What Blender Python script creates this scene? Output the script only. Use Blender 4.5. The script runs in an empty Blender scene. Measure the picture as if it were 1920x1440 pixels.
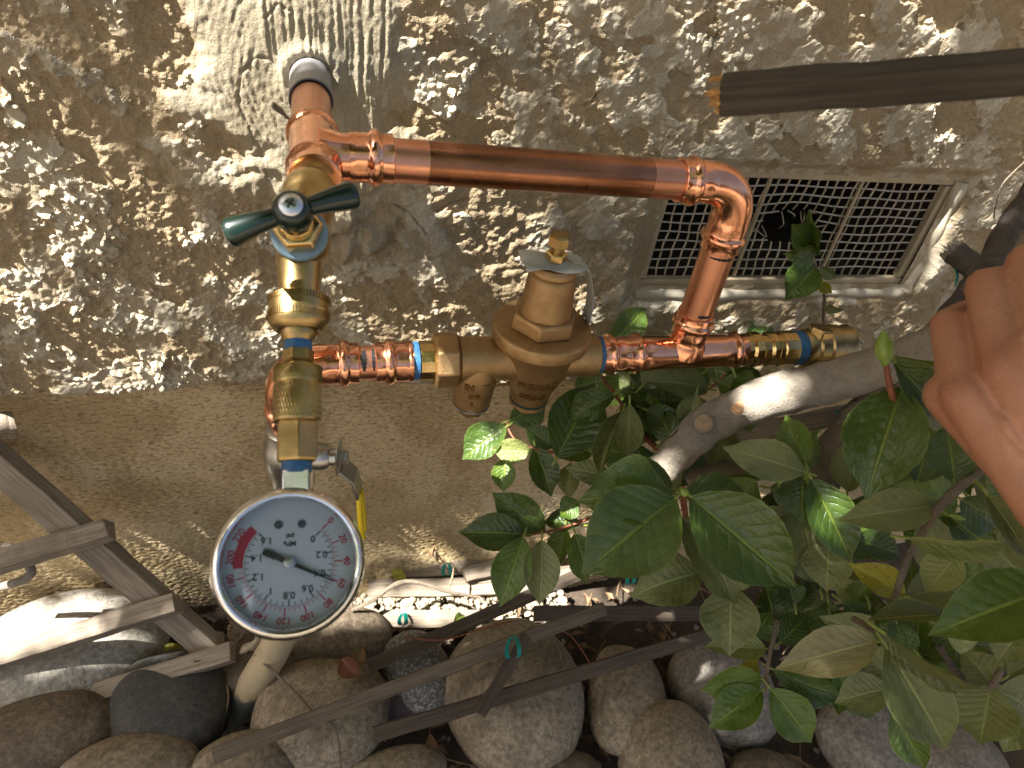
import bpy, math, random
import numpy as np
from mathutils import Vector, Matrix

random.seed(7)
rng = np.random.default_rng(7)
scene = bpy.context.scene
COL = scene.collection

# ------------------------------------------------------------------ camera
F, CX, CY = 1320.0, 960.0, 720.0                      # focal length and centre, in pixels of a 1920 x 1440 frame
_d = np.array([-280.0, 1630.0, F]); _d /= np.linalg.norm(_d)
_r = np.array([4940.0, -220.0, F]); _r -= _d * _r.dot(_d); _r /= np.linalg.norm(_r)
_n = np.cross(-_d, _r)
MW = np.array([_r, _n, -_d])                          # camera (right, down, forward) -> world
CAM = np.array([0.0, -0.65, 0.93])
right, down, fwd = MW @ np.array([1, 0, 0]), MW @ np.array([0, 1, 0]), MW @ np.array([0, 0, 1])
cd = bpy.data.cameras.new('camera')
cd.sensor_width = 36.0
cd.lens = 36.0 * F / 1920.0
cd.clip_start = 0.01
cd.clip_end = 200.0
cd.dof.use_dof = True
cd.dof.focus_distance = 0.62
cd.dof.aperture_fstop = 11.0
cam = bpy.data.objects.new('camera', cd)
COL.objects.link(cam)
cam.matrix_world = Matrix(((right[0], -down[0], -fwd[0], CAM[0]), (right[1], -down[1], -fwd[1], CAM[1]),
                           (right[2], -down[2], -fwd[2], CAM[2]), (0, 0, 0, 1)))
scene.camera = cam

# ------------------------------------------------------------------ sky, sun, exposure
SUN = Vector((-0.60, -0.086, 0.80)).normalized()      # towards the sun
world = bpy.data.worlds.new('World')
scene.world = world
world.use_nodes = True
wn = world.node_tree
sky = wn.nodes.new('ShaderNodeTexSky')
sky.sky_type = 'NISHITA'
sky.sun_disc = False
sky.sun_elevation = math.asin(SUN.z)
sky.sun_rotation = math.atan2(SUN.x, SUN.y)
sky.air_density = 0.6
sky.dust_density = 6.0
sky.ozone_density = 0.0
bg = wn.nodes['Background']
bg.inputs['Strength'].default_value = 0.05
wn.links.new(sky.outputs[0], bg.inputs['Color'])
sl = bpy.data.lights.new('sun', 'SUN')
sl.energy = 5.0
sl.angle = math.radians(0.5)
sl.color = (1.0, 0.97, 0.92)
so = bpy.data.objects.new('sun', sl)
COL.objects.link(so)
so.rotation_euler = SUN.to_track_quat('Z', 'Y').to_euler()
so.location = SUN * 10
vs = scene.view_settings
vs.view_transform = 'Standard'
vs.look = 'None'
vs.gamma = 1.0
vs.use_curve_mapping = False
vs.exposure = 2.4
scene.cycles.use_denoising = True
scene.cycles.denoising_prefilter = 'NONE'
scene.cycles.max_bounces = 7
scene.cycles.diffuse_bounces = 3
scene.cycles.glossy_bounces = 4
scene.cycles.caustics_reflective = False
scene.cycles.caustics_refractive = False
scene.cycles.use_adaptive_sampling = True
scene.cycles.adaptive_threshold = 0.015


# ------------------------------------------------------------------ helpers: places
def ray(px, py):
    return MW @ np.array([(px - CX) / F, (py - CY) / F, 1.0])


def P(px, py, z):                                     # a point z metres deep
    return Vector(CAM + z * ray(px, py))


def W(px, py, Y):                                     # on the upright plane Y
    q = ray(px, py)
    return Vector(CAM + q * ((Y - CAM[1]) / q[1]))


def G(px, py, h):                                     # at height h
    q = ray(px, py)
    return Vector(CAM + q * ((h - CAM[2]) / q[2]))


def depth(p):
    return float((np.array(p) - CAM).dot(fwd))


def mpp(p):                                           # metres in one pixel at a point
    return depth(p) / F


VX, VY, VZ = Vector((1, 0, 0)), Vector((0, 1, 0)), Vector((0, 0, 1))


# ------------------------------------------------------------------ helpers: materials
MATS = {}


class NT:
    def __init__(self, name):
        self.m = bpy.data.materials.new(name)
        self.m.use_nodes = True
        self.t = self.m.node_tree
        self.b = self.t.nodes['Principled BSDF']
        self.out = self.t.nodes['Material Output']
        MATS[name] = self.m

    def n(self, typ, **kw):
        nd = self.t.nodes.new(typ)
        for k, v in kw.items():
            if k.startswith('i_'):
                nd.inputs[k[2:].replace('_', ' ')].default_value = v
            else:
                setattr(nd, k, v)
        return nd

    def l(self, a, b):
        self.t.links.new(a, b)

    def coord(self, kind='Object', scale=(1, 1, 1)):
        tc = self.n('ShaderNodeTexCoord')
        mp = self.n('ShaderNodeMapping')
        mp.inputs['Scale'].default_value = scale
        self.l(tc.outputs[kind], mp.inputs['Vector'])
        return mp.outputs['Vector']

    def noise(self, vec, scale, detail=4, rough=0.55, dist=0.0):
        nd = self.n('ShaderNodeTexNoise', i_Scale=scale, i_Detail=detail, i_Roughness=rough, i_Distortion=dist)
        self.l(vec, nd.inputs['Vector'])
        return nd.outputs['Fac']

    def ramp(self, fac, stops):
        nd = self.n('ShaderNodeValToRGB')
        e = nd.color_ramp.elements
        while len(e) < len(stops):
            e.new(0.5)
        for k, (p, c) in enumerate(stops):
            e[k].position = p
            e[k].color = (c, c, c, 1) if isinstance(c, (int, float)) else (*c, 1)
        self.l(fac, nd.inputs['Fac'])
        return nd.outputs['Color']

    def mix(self, fac, a, b, blend='MIX'):
        nd = self.n('ShaderNodeMix', data_type='RGBA', blend_type=blend)
        for s, v in ((0, fac), (6, a), (7, b)):
            if hasattr(v, 'links'):
                self.l(v, nd.inputs[s])
            elif s == 0:
                nd.inputs[s].default_value = v
            else:
                nd.inputs[s].default_value = (*v, 1)
        return nd.outputs[2]

    def math(self, op, a, b=0.0):
        nd = self.n('ShaderNodeMath', operation=op)
        for s, v in ((0, a), (1, b)):
            if hasattr(v, 'links'):
                self.l(v, nd.inputs[s])
            else:
                nd.inputs[s].default_value = v
        return nd.outputs[0]

    def bump(self, h, strength=0.3, dist=0.001):
        nd = self.n('ShaderNodeBump', i_Strength=strength, i_Distance=dist)
        self.l(h, nd.inputs['Height'])
        self.l(nd.outputs['Normal'], self.b.inputs['Normal'])
        return nd

    def col(self, v):
        if hasattr(v, 'links'):
            self.l(v, self.b.inputs['Base Color'])
        else:
            self.b.inputs['Base Color'].default_value = (*v, 1)

    def set(self, **kw):
        for k, v in kw.items():
            k = k.replace('_', ' ')
            if hasattr(v, 'links'):
                self.l(v, self.b.inputs[k])
            else:
                self.b.inputs[k].default_value = v


def metal(name, c1, c2, rough, rough2=None, scale=60, bump=0.0, bscale=900, stretch=(1, 1, 1)):
    t = NT(name)
    v = t.coord('Object', stretch)
    f = t.noise(v, scale, 5, 0.6, 0.3)
    t.col(t.ramp(f, [(0.3, c1), (0.7, c2)]))
    t.set(Metallic=1.0)
    g = t.noise(v, scale * 3.1, 4, 0.6)
    a, b = rough, (rough2 or rough + 0.12)
    t.set(Roughness=t.ramp(g, [(0.3, a), (0.75, b)]))
    if bump:
        t.bump(t.noise(v, bscale, 3, 0.6), bump, 0.0006)
    return t.m


metal('copper', (0.80, 0.36, 0.20), (0.87, 0.44, 0.28), 0.13, 0.24, 40, 0.05, 250)
metal('copper_sanded', (0.74, 0.36, 0.23), (0.66, 0.30, 0.18), 0.28, 0.4, 40, 0.10, 500)
metal('copper_tarnished', (0.23, 0.10, 0.05), (0.38, 0.17, 0.09), 0.24, 0.38, 18, 0.05, 300)
metal('cast_bronze', (0.36, 0.225, 0.10), (0.48, 0.325, 0.16), 0.44, 0.56, 70, 0.7, 1000)
metal('bronze_letter', (0.20, 0.11, 0.045), (0.30, 0.17, 0.07), 0.45, 0.6, 70)  # darker than the casting, in place of dark reflections round the letters
metal('machined_brass', (0.62, 0.42, 0.16), (0.80, 0.58, 0.25), 0.16, 0.28, 50, 0.05, 300)
metal('dull_brass', (0.36, 0.25, 0.10), (0.50, 0.36, 0.16), 0.27, 0.4, 60, 0.10, 600)
metal('chrome', (0.72, 0.72, 0.70), (0.82, 0.82, 0.80), 0.08, 0.16, 30)
metal('steel', (0.42, 0.41, 0.38), (0.55, 0.54, 0.50), 0.28, 0.4, 60, 0.1, 700)
metal('galvanised_wire', (0.40, 0.35, 0.26), (0.50, 0.45, 0.35), 0.5, 0.65, 60)


def plain(name, c1, c2=None, rough=0.5, scale=40, bump=0.0, bscale=200, stretch=(1, 1, 1), **kw):
    t = NT(name)
    v = t.coord('Object', stretch)
    if c2:
        t.col(t.ramp(t.noise(v, scale, 5, 0.6), [(0.3, c1), (0.7, c2)]))
    else:
        t.col(c1)
    t.set(Roughness=rough, **kw)
    if bump:
        t.bump(t.noise(v, bscale, 5, 0.65), bump, 0.001)
    return t.m


plain('grey_pvc', (0.16, 0.155, 0.16), (0.22, 0.21, 0.21), 0.42, 90)
plain('green_enamel', (0.001, 0.011, 0.007), (0.002, 0.018, 0.012), 0.3, 60, Coat_Weight=0.4)
plain('blue_sealant', (0.015, 0.085, 0.22), (0.05, 0.17, 0.34), 0.5, 130, 0.4, 600)
plain('pale_blue_sealant', (0.16, 0.26, 0.33), (0.24, 0.35, 0.42), 0.5, 130)
plain('black_marker', (0.010, 0.009, 0.010), None, 0.45)
plain('dark_gap', (0.012, 0.010, 0.009), None, 0.8)
plain('dial_white', (0.72, 0.72, 0.72), None, 0.45)
plain('dial_black', (0.012, 0.012, 0.013), None, 0.4)
plain('dial_ring', (0.10, 0.10, 0.11), None, 0.4)
plain('dial_red', (0.55, 0.03, 0.06), None, 0.45)
plain('yellow_vinyl', (0.75, 0.55, 0.01), (0.68, 0.47, 0.01), 0.35, 40)
plain('teal_tie', (0.0, 0.25, 0.21), (0.01, 0.33, 0.28), 0.4, 60)
plain('dark_teal', (0.01, 0.05, 0.05), None, 0.5)
plain('paper', (0.50, 0.48, 0.40), (0.62, 0.60, 0.53), 0.8, 60)
plain('paper_print', (0.18, 0.19, 0.17), None, 0.8)
plain('painted_metal', (0.34, 0.27, 0.17), (0.44, 0.36, 0.24), 0.5, 30, 0.2, 200)
plain('white_plaster', (0.36, 0.31, 0.22), (0.50, 0.45, 0.35), 0.85, 25, 0.6, 160)
plain('clear_resin', (0.7, 0.7, 0.7), None, 0.3)
plain('screw_steel', (0.62, 0.66, 0.70), None, 0.3, Metallic=1.0)

t = NT('painted_pvc')                                  # tan paint over grey plastic, worn off low down
v = t.coord('Object')
sx = t.n('ShaderNodeSeparateXYZ'); t.l(v, sx.inputs[0])
edge = t.math('ADD', sx.outputs['Z'], t.math('MULTIPLY', t.noise(v, 45, 4), 0.06))
m = t.ramp(edge, [(0.018, 0.0), (0.022, 1.0)])
t.col(t.mix(m, (0.13, 0.14, 0.14), t.ramp(t.noise(v, 60, 5), [(0.3, (0.42, 0.33, 0.19)), (0.7, (0.52, 0.42, 0.27))])))
t.set(Roughness=0.6)
t.bump(t.noise(v, 220, 4), 0.25, 0.001)

t = NT('gauge_glass')
fr = t.n('ShaderNodeFresnel', i_IOR=1.16)
tp = t.n('ShaderNodeBsdfTransparent')
tp.inputs[0].default_value = (0.93, 0.95, 0.97, 1)
gl = t.n('ShaderNodeBsdfGlossy'); gl.inputs['Roughness'].default_value = 0.04
mx = t.n('ShaderNodeMixShader')
t.l(fr.outputs[0], mx.inputs[0]); t.l(tp.outputs[0], mx.inputs[1]); t.l(gl.outputs[0], mx.inputs[2])
t.l(mx.outputs[0], t.out.inputs['Surface'])


def wood(name, c1, c2, c3, rough=0.85):
    t = NT(name)
    v = t.coord('Object', (2.2, 60, 60))
    inf = t.n('ShaderNodeObjectInfo')
    off = t.n('ShaderNodeVectorMath', operation='ADD')
    t.l(v, off.inputs[0])
    sc = t.n('ShaderNodeVectorMath', operation='SCALE'); sc.inputs[3].default_value = 31.0
    cmb = t.n('ShaderNodeCombineXYZ')
    for k in range(3):
        t.l(inf.outputs['Random'], cmb.inputs[k])
    t.l(cmb.outputs[0], sc.inputs[0]); t.l(sc.outputs[0], off.inputs[1])
    v2 = off.outputs[0]
    f = t.noise(v2, 5.0, 6, 0.68, 0.4)
    big = t.noise(t.coord('Object', (6, 10, 10)), 3.0, 3)
    a = t.ramp(f, [(0.30, c1), (0.5, c2), (0.72, c3)])
    t.col(t.mix(t.ramp(big, [(0.4, 0.0), (0.75, 0.55)]), a, c1))
    t.set(Roughness=rough)
    t.bump(f, 0.6, 0.0016)
    return t.m


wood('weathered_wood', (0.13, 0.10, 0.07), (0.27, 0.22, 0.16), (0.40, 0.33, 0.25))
wood('dark_wood', (0.04, 0.028, 0.018), (0.078, 0.058, 0.038), (0.125, 0.096, 0.066))  # darker lath wood, with the shade under the shrub put into its colour
wood('brown_wood', (0.075, 0.055, 0.036), (0.15, 0.115, 0.078), (0.22, 0.175, 0.125))  # lighter copy for the fallen lath that catches light, painted into its colour
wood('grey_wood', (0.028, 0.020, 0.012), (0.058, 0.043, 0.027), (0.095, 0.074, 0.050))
wood('fresh_wood', (0.30, 0.15, 0.05), (0.55, 0.30, 0.10), (0.62, 0.38, 0.15))


def bark(name, c1, c2, c3):
    t = NT(name)
    v = t.coord('Object')
    f = t.noise(v, 70, 8, 0.7, 0.5)
    g = t.noise(v, 420, 5, 0.7)
    t.col(t.mix(0.4, t.ramp(f, [(0.3, c1), (0.5, c2), (0.7, c3)]), t.ramp(g, [(0.3, c1), (0.7, c3)])))
    t.set(Roughness=0.9)
    t.bump(t.math('ADD', f, t.math('MULTIPLY', g, 0.7)), 1.0, 0.0028)


bark('pale_bark', (0.17, 0.14, 0.105), (0.29, 0.245, 0.19), (0.40, 0.35, 0.28))
bark('dark_bark', (0.035, 0.028, 0.022), (0.08, 0.062, 0.048), (0.15, 0.125, 0.10))
bark('brown_bark', (0.10, 0.075, 0.05), (0.17, 0.13, 0.09), (0.25, 0.20, 0.14))
plain('red_twig', (0.16, 0.045, 0.022), (0.26, 0.09, 0.04), 0.6, 90, 0.3, 400)
plain('green_stem', (0.14, 0.20, 0.03), (0.22, 0.25, 0.05), 0.5, 90)
plain('cut_wood', (0.16, 0.11, 0.06), (0.34, 0.24, 0.14), 0.85, 160, 0.5, 300)
plain('fresh_cut', (0.62, 0.34, 0.16), (0.70, 0.45, 0.25), 0.8, 160)


def leafmat(name, c_lo, c_hi, c_back, vein, rough=0.33, trans=0.22, spots=False):
    t = NT(name)
    uv = t.n('ShaderNodeUVMap')
    sp = t.n('ShaderNodeSeparateXYZ'); t.l(uv.outputs[0], sp.inputs[0])
    s = t.math('MULTIPLY', t.math('ABSOLUTE', t.math('SUBTRACT', sp.outputs['X'], 0.5)), 2.0)
    inf = t.n('ShaderNodeObjectInfo')
    obj = t.coord('Object', (1, 1, 1))
    wob = t.noise(obj, 3.0, 3)
    ph = t.math('SUBTRACT', t.math('MULTIPLY', sp.outputs['Y'], 9.0), t.math('MULTIPLY', s, 2.1))
    ph = t.math('ADD', ph, t.math('MULTIPLY', wob, 1.3))
    lat = t.math('ABSOLUTE', t.math('SINE', t.math('MULTIPLY', ph, math.pi)))
    latm = t.ramp(lat, [(0.0, 1.0), (0.14, 0.0)])
    latm = t.math('MULTIPLY', latm, t.ramp(s, [(0.0, 0.55), (0.75, 0.25), (0.95, 0.0)]))
    mid = t.ramp(s, [(0.025, 1.0), (0.075, 0.0)])
    ribs = t.math('MAXIMUM', mid, t.math('MULTIPLY', latm, 0.75))
    f = t.noise(obj, 2.4, 5, 0.6)
    fine = t.noise(obj, 22.0, 4, 0.7)
    base = t.ramp(t.math('ADD', t.math('MULTIPLY', f, 0.75), t.math('MULTIPLY', inf.outputs['Random'], 0.35)),
                  [(0.32, c_lo), (0.78, c_hi)])
    base = t.mix(t.math('MULTIPLY', t.ramp(fine, [(0.45, 0.0), (0.8, 1.0)]), 0.25), base, c_lo)
    if spots:
        base = t.mix(t.ramp(t.noise(obj, 7, 4), [(0.58, 0.0), (0.66, 0.8)]), base, (0.16, 0.09, 0.03))
    edge = t.ramp(s, [(0.955, 0.0), (0.99, 0.7)])
    base = t.mix(edge, base, vein)
    front = t.mix(ribs, base, vein)
    backc = t.mix(ribs, c_back, tuple(min(1, x * 1.35) for x in c_back))
    geo = t.n('ShaderNodeNewGeometry')
    colr = t.mix(geo.outputs['Backfacing'], front, backc)
    t.col(colr)
    t.set(Roughness=t.ramp(fine, [(0.3, rough - 0.05), (0.8, rough + 0.14)]), Specular_IOR_Level=0.6)
    h = t.math('ADD', t.math('MULTIPLY', ribs, -0.6), t.math('MULTIPLY', t.noise(obj, 5, 3), 0.5))
    bump_ = t.math('ADD', h, t.math('MULTIPLY', lat, 0.07))
    bp = t.bump(bump_, 0.40, 0.014)
    tr = t.n('ShaderNodeBsdfTranslucent')
    t.l(t.mix(0.6, colr, (0.30, 0.42, 0.02)), tr.inputs['Color'])
    ms = t.n('ShaderNodeMixShader'); ms.inputs[0].default_value = trans
    t.l(t.b.outputs[0], ms.inputs[1]); t.l(tr.outputs[0], ms.inputs[2])
    t.l(ms.outputs[0], t.out.inputs['Surface'])


leafmat('leaf_deep', (0.026, 0.054, 0.008), (0.062, 0.110, 0.015), (0.10, 0.12, 0.035), (0.13, 0.18, 0.025), 0.34, 0.14)
leafmat('leaf_mid', (0.053, 0.100, 0.010), (0.110, 0.175, 0.025), (0.14, 0.18, 0.055), (0.19, 0.25, 0.035), 0.36, 0.2)
leafmat('leaf_dusty', (0.100, 0.122, 0.037), (0.188, 0.200, 0.075), (0.17, 0.19, 0.09), (0.24, 0.28, 0.10), 0.5, 0.16)
leafmat('leaf_pale', (0.200, 0.237, 0.069), (0.338, 0.362, 0.125), (0.25, 0.27, 0.12), (0.38, 0.40, 0.14), 0.45, 0.24)
leafmat('leaf_cream', (0.26, 0.23, 0.11), (0.38, 0.34, 0.18), (0.36, 0.34, 0.18), (0.42, 0.40, 0.16), 0.5, 0.2)
leafmat('leaf_yellow', (0.26, 0.24, 0.012), (0.36, 0.32, 0.02), (0.34, 0.32, 0.05), (0.42, 0.38, 0.08), 0.42, 0.3, True)
leafmat('leaf_olive', (0.075, 0.088, 0.018), (0.12, 0.125, 0.03), (0.14, 0.15, 0.05), (0.26, 0.28, 0.06), 0.42, 0.25)
leafmat('leaf_dead', (0.14, 0.065, 0.025), (0.30, 0.16, 0.07), (0.24, 0.13, 0.06), (0.32, 0.19, 0.10), 0.6, 0.15)
leafmat('leaf_red', (0.10, 0.018, 0.010), (0.19, 0.045, 0.02), (0.16, 0.06, 0.03), (0.22, 0.09, 0.04), 0.5, 0.2)
plain('bud_green', (0.13, 0.22, 0.025), (0.24, 0.32, 0.06), 0.4, 120)


def stone(name, c1, c2, c3, speck=0.0, scale=14):
    t = NT(name)
    v = t.coord('Object')
    a = t.noise(v, scale, 7, 0.62, 0.8)
    b = t.noise(v, scale * 11, 6, 0.7)
    c = t.ramp(a, [(0.28, c1), (0.5, c2), (0.72, c3)])
    c = t.mix(t.ramp(b, [(0.36, 0.75), (0.56, 0.0)]), c, tuple(x * 0.5 for x in c1))
    c = t.mix(t.ramp(b, [(0.56, 0.0), (0.72, 0.5)]), c, tuple(min(0.6, x * 1.25) for x in c3))
    if speck:
        c = t.mix(t.math('MULTIPLY', t.ramp(t.noise(v, 260, 3, 0.8), [(0.5, 0.0), (0.6, 1.0)]), speck), c, (0.42, 0.41, 0.38))
    cr = t.noise(v, scale * 0.8, 3, 0.5, 2.5)
    crm = t.ramp(t.math('ABSOLUTE', t.math('SUBTRACT', cr, 0.5)), [(0.0, 1.0), (0.006, 0.0)])
    c = t.mix(t.math('MULTIPLY', crm, 0.3), c, tuple(x * 0.5 for x in c1))
    t.col(c)
    t.set(Roughness=t.ramp(b, [(0.3, 0.62), (0.7, 0.85)]))
    h = t.math('ADD', t.math('MULTIPLY', b, 0.7), t.math('ADD', t.math('MULTIPLY', a, 0.8), t.math('MULTIPLY', t.noise(v, 420, 3), 0.3)))
    h = t.math('SUBTRACT', h, t.math('MULTIPLY', crm, 0.6))
    t.bump(h, 0.55, 0.003)


stone('stone_tan', (0.17, 0.128, 0.08), (0.29, 0.232, 0.158), (0.39, 0.325, 0.235))
stone('stone_brown', (0.085, 0.062, 0.038), (0.16, 0.122, 0.078), (0.24, 0.19, 0.13))
stone('stone_pale', (0.27, 0.235, 0.18), (0.36, 0.325, 0.265), (0.43, 0.40, 0.34))
stone('stone_slate', (0.045, 0.044, 0.038), (0.068, 0.066, 0.057), (0.12, 0.10, 0.072))
stone('stone_speckled', (0.085, 0.08, 0.068), (0.13, 0.125, 0.11), (0.17, 0.165, 0.15), 0.75)
stone('stone_grey', (0.14, 0.122, 0.098), (0.24, 0.212, 0.172), (0.33, 0.30, 0.25))
stone('stone_plum', (0.055, 0.035, 0.04), (0.09, 0.06, 0.068), (0.13, 0.09, 0.10))

t = NT('skin')
v = t.coord('Object')
f = t.noise(v, 30, 5, 0.6); g = t.noise(v, 260, 5, 0.65)
c = t.ramp(f, [(0.3, (0.37, 0.165, 0.092)), (0.55, (0.44, 0.215, 0.124)), (0.75, (0.50, 0.26, 0.155))])
c = t.mix(t.ramp(t.noise(v, 14, 3), [(0.45, 0.0), (0.75, 0.5)]), c, (0.42, 0.13, 0.08))
c = t.mix(t.ramp(g, [(0.62, 0.0), (0.75, 0.2)]), c, (0.30, 0.12, 0.07))
ra = t.n('ShaderNodeAttribute', attribute_name='redness')
c = t.mix(t.math('MULTIPLY', ra.outputs['Fac'], 0.22), c, (0.40, 0.115, 0.065))
t.col(c)
t.set(Roughness=0.5, Subsurface_Weight=0.12, Subsurface_Scale=0.006)
vo = t.n('ShaderNodeTexVoronoi', feature='DISTANCE_TO_EDGE', i_Scale=520.0)
t.l(v, vo.inputs['Vector'])
cre = t.ramp(vo.outputs['Distance'], [(0.0, 0.0), (0.12, 1.0)])
t.bump(t.math('ADD', t.math('MULTIPLY', cre, 0.5), t.math('ADD', g, t.math('MULTIPLY', t.noise(v, 90, 4, 0.6, 1.0), 1.2))), 0.4, 0.0012)

t = NT('soil')
v = t.coord('Object')
a = t.noise(v, 9, 8, 0.7); b = t.noise(v, 120, 8, 0.75)
c = t.ramp(a, [(0.3, (0.028, 0.019, 0.012)), (0.55, (0.055, 0.038, 0.024)), (0.75, (0.10, 0.072, 0.046))])
c = t.mix(t.ramp(b, [(0.45, 0.0), (0.75, 0.6)]), c, (0.13, 0.095, 0.06))
t.col(c); t.set(Roughness=0.95)
t.bump(t.math('ADD', a, b), 0.8, 0.006)
plain('litter', (0.085, 0.045, 0.020), (0.27, 0.17, 0.085), 0.8, 45, 0.4, 300)
plain('concrete', (0.19, 0.15, 0.10), (0.25, 0.20, 0.14), 0.9, 6, 0.3, 80)
plain('gravel', (0.16, 0.13, 0.10), (0.36, 0.31, 0.25), 0.8, 60, 0.4, 300)
plain('bright_gravel', (0.24, 0.19, 0.12), (0.38, 0.32, 0.23), 0.8, 60, 0.4, 300)


def stucco(name, coat1, coat2, bare1, bare2):
    t = NT(name)
    v = t.coord('Object')
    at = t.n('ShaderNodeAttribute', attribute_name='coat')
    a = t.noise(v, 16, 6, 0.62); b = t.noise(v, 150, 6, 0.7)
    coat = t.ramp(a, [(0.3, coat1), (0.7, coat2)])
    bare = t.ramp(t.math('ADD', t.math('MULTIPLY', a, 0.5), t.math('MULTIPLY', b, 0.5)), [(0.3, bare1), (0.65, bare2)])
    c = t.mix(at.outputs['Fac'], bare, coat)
    sm = t.ramp(t.noise(v, 34, 5, 0.6), [(0.60, 0.0), (0.74, 0.30)])
    c = t.mix(sm, c, tuple(x * 0.55 for x in bare1))
    grit = t.noise(v, 620, 3, 0.75)
    c = t.mix(t.ramp(grit, [(0.30, 0.42), (0.50, 0.0)]), c, tuple(x * 0.42 for x in bare1))
    c = t.mix(t.ramp(grit, [(0.55, 0.0), (0.75, 0.35)]), c, tuple(min(0.7, x * 1.35) for x in coat2))
    t.col(c); t.set(Roughness=0.92, Specular_IOR_Level=0.2)
    h = t.math('ADD', t.noise(v, 420, 5, 0.7), t.math('MULTIPLY', b, 0.8))
    if name == 'smooth_stucco':
        pv = t.coord('Object', (1.0, 1.0, 2.6))
        pit = t.ramp(t.noise(pv, 130, 4, 0.62), [(0.30, 1.0), (0.46, 0.0)])
        c = t.mix(t.math('MULTIPLY', pit, 0.7), c, (0.15, 0.095, 0.045))
        wash = t.ramp(t.noise(t.coord('Object', (1, 1, 1.8)), 5.5, 4, 0.6), [(0.45, 0.0), (0.75, 0.3)])
        c = t.mix(wash, c, (0.30, 0.20, 0.11))
        t.col(c)
        h = t.math('SUBTRACT', h, t.math('MULTIPLY', pit, 1.2))
    t.bump(h, 0.85, 0.0012)


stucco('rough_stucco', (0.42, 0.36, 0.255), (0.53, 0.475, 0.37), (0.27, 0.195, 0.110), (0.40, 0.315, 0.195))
stucco('smooth_stucco', (0.60, 0.455, 0.255), (0.70, 0.56, 0.34), (0.40, 0.285, 0.14), (0.53, 0.395, 0.21))  # colour raised to carry the light bounced up from the ground
stucco('mortar', (0.37, 0.31, 0.20), (0.46, 0.40, 0.285), (0.27, 0.23, 0.16), (0.37, 0.32, 0.235))


# ------------------------------------------------------------------ helpers: objects
LOC = {}


def props(o, label=None, cat=None, group=None, kind=None):
    for k, val in (('label', label), ('category', cat), ('group', group), ('kind', kind)):
        if val:
            o[k] = val
    return o


def thing(name, loc, label, cat, group=None):
    o = bpy.data.objects.new(name, None)
    o.empty_display_size = 0.02
    COL.objects.link(o)
    o.location = loc
    LOC[o] = Vector(loc)
    return props(o, label, cat, group)


def link(name, me, parent, c):
    o = bpy.data.objects.new(name, me)
    COL.objects.link(o)
    LOC[o] = Vector(c)
    if parent:
        o.parent = parent
        o.location = Vector(c) - LOC[parent]
    else:
        o.location = c
    return o


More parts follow.
